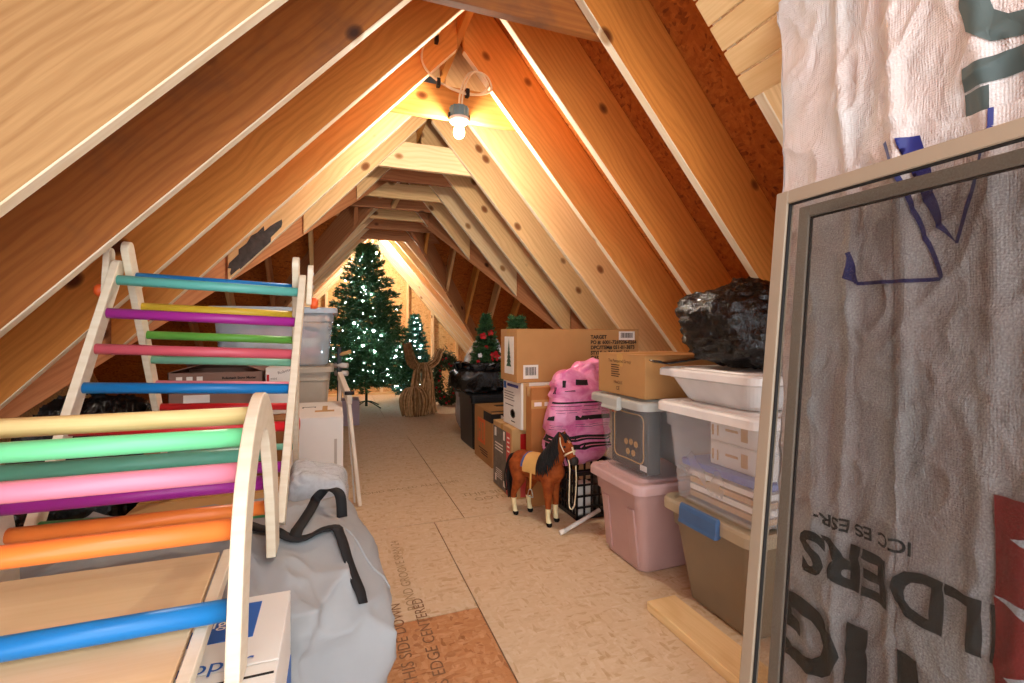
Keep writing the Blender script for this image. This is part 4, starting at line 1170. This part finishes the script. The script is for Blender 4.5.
for s_ in (-1, 1):
    ch_(((.183, .018*s_, .512), .012), ((.182, .027*s_, .548), .004))
    fx_ = .118 if s_ < 0 else .098
    ch_(((.10, .036*s_, .29), .045), ((fx_-.005, .042*s_, .215), .030), ((fx_, .044*s_, .135), .0195), ((fx_-.003, .044*s_, .05), .0135), ((fx_+.003, .044*s_, .022), .017), ((fx_+.008, .044*s_, .012), .019))
    hx = 0 if s_ < 0 else .03
    ch_(((-.135, .036*s_, .305), .058), ((-.115+hx, .046*s_, .225), .042), ((-.15+hx, .048*s_, .15), .022), ((-.162+hx, .048*s_, .122), .018), ((-.152+hx, .048*s_, .05), .0135), ((-.146+hx, .048*s_, .022), .017), ((-.14+hx, .048*s_, .012), .019))
ho = b.build('body', M['horse'], hs, smooth=True, local=True)
m = ho.modifiers.new('remesh', 'REMESH'); m.mode = 'VOXEL'; m.voxel_size = .0055; m.use_smooth_shade = True
m = ho.modifiers.new('smooth', 'SMOOTH'); m.factor = .6; m.iterations = 8
rr = random.Random(2)
b = MB()
for i in range(90):
    u = rr.random()
    base = V((.175, 0, .525)).lerp(V((.055, 0, .378)), u)+V((-.012*math.sin(u*PI)*0, 0, .006))
    out = -1 if rr.random() < .85 else 1
    Lh = rr.uniform(.08, .145)*(1.1-.2*u)
    wid = .045+.028*u
    fw = rr.uniform(-.02, .035)
    pts = [base, base+V((.006, out*wid*.75, .004)), base+V((.012+fw*.4, out*(wid+.012), -Lh*.45)), base+V((.02+fw, out*(wid+.016+rr.uniform(-.004, .006)), -Lh))]
    b.tube(arc(pts, 4), [.0065]*8+[.006, .005, .004, .003, .001], 6)
b.build('mane', M['mane'], hs, smooth=True, local=True)
b = MB()
for i in range(14):
    y = rr.uniform(-.022, .022)
    b.tube(arc([(.185, y*.4, .528), (.212, y, .517), (.228, y*1.2, .490)], 4), .0045, 6)
b.build('forelock', M['mane'], hs, smooth=True, local=True)
b = MB()
for i in range(46):
    y = rr.gauss(0, .012); x = rr.gauss(0, .01)
    b.tube(arc([(-.192, y*.3, .352), (-.218+x*.3, y*.8, .335), (-.232+x, y*1.4, .22), (-.215+x, y*1.5, .09+rr.uniform(-.02, .04))], 4), .0055, 6)
b.build('tail', M['mane'], hs, smooth=True, local=True)
def around(x, a, r): return V((x, r*math.sin(a)*.98, .303+r*math.cos(a)*(1.02)))
MB().grid(10, 26, lambda u, v: around(-.055+.115*u, -1.75+3.5*v, .0835+.004*noise.noise((u*4, v*4, 0)))).grid(10, 26, lambda u, v: around(.06-.115*u, -1.75+3.5*v, .079)).build('saddle', M['saddle'], hs, smooth=True, local=True)
MB().grid(3, 26, lambda u, v: around(-.072+.022*u, -1.45+2.9*v, .0825)).grid(3, 26, lambda u, v: around(-.05-.022*u, -1.45+2.9*v, .078)).build('saddle_blanket', M['blanket'], hs, smooth=True, local=True)
b = MB()
for s_ in (-1, 1): b.strip([(.022, s_*.088, .30), (.024, s_*.092, .25), (.024, s_*.094, .205)], X_, .012, .003)
b.build('stirrup_strap', M['saddle'], hs, local=True)
for s_ in (-1, 1):
    MB().tube([(.024+dx, s_*.094, .205+dz) for dx, dz in ((0, 0), (-.012, -.012), (-.02, -.042), (-.02, -.046), (.022, -.046), (.022, -.042), (.013, -.012), (0, 0))], .0028, 6).build('stirrup', M['chrome'], hs, smooth=True, local=True)
d_ = V((.252, 0, .410))-V((.222, 0, .458)); d_.normalize(); e_ = V((0, 1, 0)); n_ = d_.cross(e_)
c_ = V((.240, 0, .430))
MB().tube([c_+e_*.034*math.cos(2*PI*k/24)+n_*.033*math.sin(2*PI*k/24) for k in range(25)], .0042, 6, cap=False).build('halter', M['halter'], hs, smooth=True, local=True)
MB().tube(arc([(.225, -.034, .44), (.205, -.039, .48), (.192, -.03, .515)], 4), .0032, 6).build('cheek_strap', M['halter'], hs, smooth=True, local=True)
MB().tube(arc([(.250, -.028, .40), (.262, -.03, .36), (.258, -.028, .25), (.250, -.02, .15), (.255, -.005, .125), (.262, .012, .15), (.268, .02, .27), (.262, .022, .39)], 5), .0036, 6).build('rein', M['halter'], hs, smooth=True, local=True)
MB().loft(superq((.266, 0, .393), (.027, .026, .026), 20, 14, .9)).build('muzzle', plain('grey_muzzle', '#2a2220', .6), hs, smooth=True, local=True, fix=True)
MB().strip([(.219, 0, .506), (.238, 0, .488), (.256, 0, .462), (.272, 0, .428)], Y_, .013, .004).build('blaze', M['halter'], hs, smooth=True, local=True)
for s_ in (-1, 1):
    MB().loft(superq((.226, s_*.031, .468), (.008, .006, .008), 12, 8, 1)).build('eye', M['mane'], hs, smooth=True, local=True)

# ------------------------------------------------------------ big grey bag on the left
gb = thing('storage_bag', 'large grey canvas storage bag with black straps in the left foreground', 'bag', (-.42, 1.56, 0))
GC = V((-.47, 1.545, .278)); GH = V((.57, .335, .275))
def gpt(p, ph, th):
    d = V((p.x-GC.x, (p.y-GC.y), (p.z-GC.z))).normalized()
    w = noise.noise(V((p.x*3.2, p.y*3.2, p.z*2.6)))*.022
    w += ((1-abs(noise.noise(V((p.x*4.5+2, p.y*4.5, p.z*3.5)))))**4-.4)*.04
    w += ((1-abs(noise.noise(V((p.x*9, p.y*9+4, p.z*7)))))**4-.4)*.016
    top = max(0, (p.z-.30)/.25)
    w += ((1-abs(noise.noise(V((p.x*5-p.z*3, 1.7, p.z*2.5+p.x*2)))))**6)*.05*min(1, max(0, (1.5-p.y)/.2))
    q = p+d*w
    fr = max(0, (1.46-p.y)/.25)
    q.z -= .10*top*fr
    q.x += .03*math.sin(p.z*6)*(p.x > 0)
    q.z = min(max(q.z, .002), .575); return q
g_body = MB().loft(superq(GC, GH, 150, 90, .36, gpt, .3)).build('body', M['bagfab'], gb, smooth=True, fix=True)
BV = bvh(g_body)
def drop(x, y, off=.004):
    h_ = BV.ray_cast(V((x, y, 2)), V((0, 0, -1)))
    return V((x, y, (h_[0].z if h_[0] else .5)+off))
def on_bag(pts, n=8, off=.011):
    q = [drop(p.x, p.y, off) for p in arc([(x, y, 0) for x, y in pts], n)]
    for _ in range(4): q = [q[0]]+[V((b_.x, b_.y, max(b_.z, (a_.z+b_.z*2+c_.z)/4))) for a_, b_, c_ in zip(q, q[1:], q[2:])]+[q[-1]]
    return q
MB().strip(on_bag([(-.34, 1.50), (-.22, 1.50), (-.108, 1.43), (-.009, 1.455), (.03, 1.36), (.066, 1.26)]), V((.45, 1, 0)), .035, .004).build('strap', M['strap'], gb, smooth=True)
lp = on_bag([(-.105, 1.43), (-.085, 1.56), (-.06, 1.70)], 6)
e_ = lp[-1]
lp += arc([e_, e_+V((.025, .0, .022)), e_+V((.055, -.02, .03)), e_+V((.075, -.06, .018)), drop(.02, 1.62)], 6)[1:]
MB().strip(lp, V((1, .2, 0)), .032, .004).build('carry_handle', M['strap'], gb, smooth=True)
sm = []
for k in range(26):
    z = .53-.5*k/25
    h_ = BV.ray_cast(V((1.2, 1.52-.22*math.sin(k/25*PI*.8), z)), V((-1, 0, 0)))
    if h_[0]: sm.append(h_[0]+V((.002, 0, 0)))
if len(sm) > 4: MB().tube(sm, .004, 6).build('seam_piping', M['bagfab'], gb, smooth=True)

# white carton with blue print
t = carton('shipping_carton', 'white carton with blue printing in front of the grey bag', -.50, -.092, .68, 1.155, 0, .537, M['white_card'], seam='x', tape=False)
patch(t, 'print_panel', ('z', .537), -.10, .152, .085, .208, M['blue_ink'])
ltxt('freight', .04, (.03, .13, .540), X_, Y_, M['label'], t)
ltxt('shipper', .05, (.015, .0, .539), X_, Y_, M['blue_ink'], t)
patch(t, 'flap_slit', ('z', .537), -.2, .2, -.035, -.031, M['ink'])
patch(t, 'print_band', ('x', .204), -.235, .23, .30, .40, M['blue_ink'])
patch(t, 'print_band', ('x', .204), -.235, .23, .05, .20, M['blue_ink'])

# ------------------------------------------------------------ arch climber
ac = thing('climbing_arch', 'wooden climbing arch with rainbow rungs in the left foreground', 'climbing toy', (-.41, 1.11, .545))
AZ = .545
AO = [(.838, AZ-.004), (.858, .64), (.884, .745), (.915, .825), (.965, .890), (1.02, .936), (1.075, .963), (1.12, .974), (1.165, .970), (1.215, .950), (1.265, .915), (1.315, .86), (1.352, .79), (1.38, .70), (1.398, .62), (1.405, AZ-.004)]
AI = [(.912, AZ-.004), (.928, .62), (.948, .705), (.975, .775), (1.01, .826), (1.045, .86), (1.08, .884), (1.12, .896), (1.155, .893), (1.185, .876), (1.22, .835), (1.25, .785), (1.275, .73), (1.30, .66), (1.316, .60), (1.325, AZ-.004)]
AO = [(p.y, p.z) for p in arc([(0, y, z) for y, z in AO], 4)]; AI = [(p.y, p.z) for p in arc([(0, y, z) for y, z in AI], 4)]
for x0, nm in ((-.150, 'side_panel'), (-.68, 'side_panel')):
    n = len(AO); b = MB()
    vs = [V((x, y, z)) for x in (x0-.011, x0+.011) for y, z in AO+AI]
    fs = []
    for k in range(n-1):
        fs += [(k, k+1, n+k+1, n+k), (2*n+k, 3*n+k, 3*n+k+1, 2*n+k+1), (k, 2*n+k, 2*n+k+1, k+1), (n+k, n+k+1, 3*n+k+1, 3*n+k)]
    fs += [(0, n, 3*n, 2*n), (n-1, 3*n-1, 4*n-1, 2*n-1)]
    b.add(vs, fs).build(nm, M['birch'], ac, bevel=.003, fix=True)
RR = .0175
for (y, z, mm) in ((1.09, .934, 'wood_rung'), (1.03, .903, 'ltgreen'), (.988, .848, 'pink'), (.93, .767, 'orange'), (.912, .640, 'blue'), (1.285, .812, 'teal_dark'), (1.335, .728, 'magenta'), (1.36, .657, 'orange')):
    MB().tube([(-.67, y, z), (-.155, y, z)], RR, 20).build('rung', M[mm], ac, smooth=True)
# slide board under the arch
rp = thing('slide_board', 'pale plywood slide board lying under the climbing arch', 'slide board', (-.42, .7, .55))
yA, zA, yB, zB = 1.13, .652, .30, .505
n_ = V((0, -(zB-zA), (yB-yA))).normalized(); n_ = -n_ if n_.z < 0 else n_
dv = V((0, yB-yA, zB-zA))
def slab(x0, x1, lo, hi, mat, nm):
    p = V((0, yA, zA)); vs = []
    for d in (lo, hi):
        for x, q in ((x0, 0), (x1, 0), (x1, 1), (x0, 1)): vs.append(p+dv*q+n_*d+V((x, 0, 0)))
    return MB().add(vs, [(0,3,2,1),(4,5,6,7),(0,1,5,4),(1,2,6,5),(2,3,7,6),(3,0,4,7)]).build(nm, mat, rp, bevel=.002, fix=True)
slab(-.62, -.222, -.012, 0, M['ramp_ply'], 'board')
slab(-.646, -.626, -.02, .004, M['birch'], 'side_rail'); slab(-.216, -.196, -.02, .004, M['birch'], 'side_rail')

# ------------------------------------------------------------ climbing triangle
ct = thing('climbing_triangle', 'folding wooden climbing triangle with rainbow rungs behind the arch', 'climbing toy', (-.648, 1.85, 1.266))
def yf(z): return 1.83-(1.266-z)*.567
def yb2(z): return 1.96+(1.19-z)*.65
def rail(x, fy, z0, z1, w, th, nm='rail'):
    d = V((0, fy(z1)-fy(z0), z1-z0)).normalized(); nrm = V((0, d.z, -d.y)); b = MB()
    pr = []
    p0, p1 = V((x, fy(z0), z0)), V((x, fy(z1), z1))
    pts = [(p0, -1), (p0, 1)]
    ring = [p0-nrm*w/2, p0+nrm*w/2]+[p1+nrm*w/2*math.cos(a)+d*w/2*math.sin(a) for a in [PI*k/10 for k in range(11)]]
    n = len(ring); vs = [r+V((-th/2, 0, 0)) for r in ring]+[r+V((th/2, 0, 0)) for r in ring]
    b.add(vs, [tuple(range(n)), tuple(range(2*n-1, n-1, -1))]+[(i, (i+1) % n, n+(i+1) % n, n+i) for i in range(n)])
    return b.build(nm, M['birch'], ct, bevel=.003, fix=True)
for x in (-.648, -.110): rail(x, yf, .60, 1.305, .05, .022)
for x in (-.622, -.134): rail(x, yb2, .405, 1.365, .05, .022)
for k, mm in enumerate(('teal', 'magenta', 'rose', 'blue', 'red', 'magenta', 'green')):
    z = 1.266-.1057*k; MB().tube([(-.650, yf(z), z), (-.108, yf(z), z)], .0155, 18).build('rung', M[mm], ct, smooth=True)
for z, mm in ((1.285, 'blue'), (1.19, 'yellow'), (1.095, 'leaf'), (1.005, 'mint'), (.91, 'pink'), (.815, 'red'), (.72, 'magenta'), (.62, 'mint')):
    MB().tube([(-.624, yb2(z), z), (-.134, yb2(z), z)], .0145, 18).build('rung', M[mm], ct, smooth=True)
for x, s_ in ((-.672, -1), (-.086, 1)):
    rail(x, lambda z: 1.855, 1.225, 1.345, .045, .018, 'hinge_link')
    MB().tube([(x+s_*.006, 1.855, 1.232), (x+s_*.022, 1.855, 1.232), (x+s_*.03, 1.855, 1.232)], [.02, .02, .014], 14).build('knob', M['knob'], ct, smooth=True)
    for z in (1.335, 1.29): MB().tube([(x, 1.85, z), (x+s_*.012, 1.85, z)], .006, 8).build('bolt', M['steel'], ct, smooth=True)

ct.rotation_euler = (0, math.radians(2.6), 0)     # it stands askew on the soft bag
# ------------------------------------------------------------ things behind the triangle
carton('moving_carton', 'pale carton under the far legs of the climbing triangle', -.78, -.20, 2.24, 2.66, 0, .38, M['card_light'])
carton('plain_carton', 'plain brown carton holding up the mauve open box', -.92, -.25, 2.95, 3.62, 0, .618, M['card_dark'])
# open mauve box
t = thing('open_box', 'mauve-brown printed box with its top flaps open behind the rainbow rungs', 'cardboard box', (-.64, 3.42, .62))
x0, x1, y0, y1, z0, z1 = -.885, -.405, 3.20, 3.60, .62, .872
b = MB(); th = .005
b.box((x0, y0, z0), (x1, y1, z0+th)); b.box((x0, y0, z0), (x1, y0+th, z1)); b.box((x0, y1-th, z0), (x1, y1, z1)); b.box((x0, y0, z0), (x0+th, y1, z1)); b.box((x1-th, y0, z0), (x1, y1, z1))
b.build('body', M['card_grey'], t)
for (p, q, d) in (((x0, y0), (x0, y1), V((.12, 0, .035))), ((x1, y0), (x1, y1), V((-.11, 0, .045))), ((x0, y1), (x1, y1), V((0, -.10, .05)))):
    a, c = V((p[0], p[1], z1)), V((q[0], q[1], z1)); n2 = V((0, 0, .004))
    MB().add([a, c, c+d, a+d, a+n2, c+n2, c+d+n2, a+d+n2], [(0,1,2,3),(7,6,5,4),(0,4,5,1),(1,5,6,2),(2,6,7,3),(3,7,4,0)]).build('flap', M['card_grey'], t, fix=True)
txt('Robotech Snow Master', .0185, (-.618, 3.1985, .832), X_, Z_, M['ink'], t, bold=.0008)
for k in range(3): 
    xx = -.845+.05*k
    MB().box((xx, 3.1985, .825), (xx+.03, 3.2, .85)).build('print_mark', M['label'], t)
MB().box((-.81, 3.1985, .70), (-.68, 3.2, .745)).build('sticker', M['label'], t)
t = carton('small_white_box', 'white box with a red mark right of the mauve open box', -.385, -.25, 3.14, 3.50, .62, .895, M['white_card'], tape=False)
patch(t, 'print_mark', ('y', -.18), -.06, -.048, .19, .235, M['red_ink'])
ltxt('Robotech', .024, (.0, -.1815, .235), (1, 0, .3), (-.3, 0, 1), M['greyprint'], t)
ltxt('mini', .02, (-.04, -.1815, .205), X_, Z_, M['greyprint'], t)
# white carton with handle slot
t = carton('white_carton', 'white carton with hand slots behind the climbing triangle', -.235, .042, 2.90, 3.56, 0, .625, M['white_card'], seam='x', tape=False)
patch(t, 'hand_slot', ('y', -.33), .09, .105, .18, .50, plain('slot_shade', '#b5aca0', .8))
patch(t, 'stain', ('z', .625), -.02, .09, -.12, -.06, M['card_light']); patch(t, 'stain', ('z', .625), .02, .05, -.06, .12, M['card_light'])
for a in ((-.1, -.02, .09, .1), (-.1, -.09, .06, .1), (-.028, -.02, .07, .1)): patch(t, 'slot_mark', ('z', .625), a[0], a[1], a[2], a[3], M['ink'])
# red ring
t = thing('red_hoop', 'red hoop leaning on the brown carton behind the rungs', 'hoop', (-.27, 2.85, .5))
MB().tube([(-.29+.10*math.cos(2*PI*k/40), 2.86+.06*math.sin(2*PI*k/40), .60+.10*math.sin(2*PI*k/40)) for k in range(41)], .011, 10, cap=False).build('ring', M['cordred'], t, smooth=True)
# taupe totes and the clear tote
tote('storage_tote', 'lower taupe tote at the bottom of the left stack', -.72, -.02, 3.68, 4.18, 0, .44, M['taupe'], M['taupe'], .03)
tote('storage_tote', 'upper taupe tote directly under the clear tote', -.72, -.01, 3.68, 4.18, .442, .42, M['taupe'], M['taupe'], .03)
tote('storage_tote', 'clear tote with blue-grey lid full of fabric behind the rungs', -.80, .015, 3.64, 4.20, .864, .42, M['clear_blue'], M['bluegrey_lid'], .03, ribs=False)
t = thing('fabric_pile', 'pink and cream folded fabric inside the clear tote', 'fabric', (-.39, 3.92, .88))
for k, (z, hh, mm) in enumerate(((.965, .055, 'fabric_pink'), (1.035, .05, 'label'), (1.09, .05, 'fabric_pink'))):
    MB().loft(superq((-.39, 3.92, z), (.285, .185, hh), 60, 24, .45, lambda p, a, b_: p+V((0, 0, .03*noise.noise(p*9))))).build('folded_cloth', M[mm], t, smooth=True, fix=True)
# tubes and handle poking out to the right of the stack
t = thing('folded_chair', 'folded chair with grey tubular feet beside the taupe totes', 'folding chair', (.04, 4.2, 0))
for z, y in ((.83, 4.2), (.765, 4.22)):
    MB().tube([(-.0, y+.05, z), (.095, y, z)], .022, 14).build('foot', M['steel'], t, smooth=True)
MB().tube([(.0, 4.25, .91), (.12, 4.2, .945)], .016, 12).build('handle', M['card_light'], t, smooth=True)
MB().box((.012, 4.22, 0), (.05, 4.29, .98)).build('frame', M['black_plastic'], t, bevel=.006)
# cream folding stand
t = thing('folding_stand', 'cream folding stand with hinged legs beside the white carton', 'stand', (.1, 3.3, 0))
def bar3(p, q, w, th, nm, mat):
    p, q = V(p), V(q); d = (q-p).normalized(); x = V((1, 0, 0)); x = (x-d*x.dot(d)).normalized(); y = d.cross(x)
    vs = [c+x*a*w/2+y*e*th/2 for c in (p, q) for a, e in ((-1, -1), (1, -1), (1, 1), (-1, 1))]
    return MB().add(vs, [(0,1,2,3),(7,6,5,4),(0,4,5,1),(1,5,6,2),(2,6,7,3),(3,7,4,0)]).build(nm, mat, t, bevel=.005, fix=True)
bar3((.147, 3.20, 0), (.075, 3.30, .73), .024, .04, 'front_leg', M['cream_metal'])
bar3((.118, 3.28, 0), (.068, 3.33, .70), .012, .03, 'inner_leg', M['steel'])
bar3((.03, 3.60, .80), (.085, 3.24, .67), .034, .06, 'hinge_arm', M['cream_metal'])
MB().tube([(.055, 3.245, .715), (.115, 3.245, .715)], .012, 12).build('pivot', M['clip'], t, smooth=True)
bar3((.02, 3.62, .005), (.03, 3.60, .80), .022, .03, 'rear_leg', M['cream_metal'])
# bubble wrap bundle
t = thing('bubble_wrap_bundle', 'bundle in clear bubble wrap behind the grey bag', 'bundle', (-.065, 2.09, 0))
def dpw(p, a, c): return p+(p-V((-.06, 2.09, .29))).normalized()*(.02*noise.noise(p*8)+.008*noise.noise(p*40))+V((0, 0, -.22*(p.x+.06) if p.z > .3 else 0))
MB().loft(superq((-.065, 2.09, .285), (.115, .11, .27), 90, 60, .35, dpw)).build('wrapping', M['bubble'], t, smooth=True, fix=True)
# dark bags along the left eave
gbag('garbage_bag', 'black garbage bag under the left eave behind the triangle', (-1.25, 3.25, .37), (.26, .30, .365), 9, (-1.2, 3.2, .76), amp=.06)
gbag('garbage_bag', 'black garbage bag on the floor left of the grey bag', (-1.42, 2.35, .26), (.26, .32, .255), 17, None, amp=.05)
t = thing('tinsel_garland', 'blue-silver tinsel heap on the floor at the left end of the grey bag', 'tinsel', (-1.2, 2.0, .0))
b = MB(); rr = random.Random(4)
for i in range(900):
    p = V((-1.24+rr.gauss(0, .03), 1.80+rr.gauss(0, .06), abs(rr.gauss(.2, .12)))); d = V((rr.uniform(-1, 1), rr.uniform(-1, 1), rr.uniform(-1, 1))).normalized()*.05; s_ = d.orthogonal().normalized()*.0025
    b.add([p-s_, p+s_, p+d], [(0, 1, 2)])
tag(b.build('strands', plain('tinsel', '#8d97c8', .2, .9, .5, 60, Metallic=.9), t), kind='stuff')

# members of one family share a group
FAM = {'storage bin': 'storage totes and bins stacked along the attic', 'garbage bag': 'black garbage bags', 'christmas tree': 'artificial christmas trees', 'carton': 'white cartons in the clear tote', 'papers': 'paper packets in the clear tote', 'cardboard box': 'cardboard boxes stored in the attic', 'packet': 'packets inside the black crate', 'screen': 'leaning insect screens', 'climbing toy': 'wooden climbing toys', 'light': 'bare bulb fixtures', 'rafter': 'sloping rafters', 'collar tie': 'collar ties', 'stud': 'gable wall studs', 'board': 'pale wooden boards', 'valley rafter': 'valley rafters'}
for o in col.objects:
    if o.parent is None and o.get('category') in FAM and 'group' not in o: o['group'] = FAM[o['category']]
# ------------------------------------------------------------ light
def lamp(name, typ, loc, energy, color, **k):
    l = bpy.data.lights.new(name, typ); l.energy = energy; l.color = color
    for a, b_ in k.items(): setattr(l, a, b_)
    o = bpy.data.objects.new(name, l); col.objects.link(o); o.location = loc; return o
w = bpy.data.worlds.new('World'); sc.world = w; w.use_nodes = True
w.node_tree.nodes['Background'].inputs[0].default_value = (.86, .93, 1, 1)
w.node_tree.nodes['Background'].inputs[1].default_value = 2.4
lamp('rear_fill_light', 'POINT', (.35, -.75, 2.1), 19, (1, .92, .83), shadow_soft_size=.06)  # unseen fill light added behind the camera, no bulb stands there
vs_ = sc.view_settings
vs_.view_transform = 'Standard'; vs_.look = 'None'; vs_.gamma = 1; vs_.exposure = .78; vs_.use_curve_mapping = False
sc.cycles.transparent_max_bounces = 16
sc.cycles.max_bounces = 10
sc.cycles.diffuse_bounces = 5
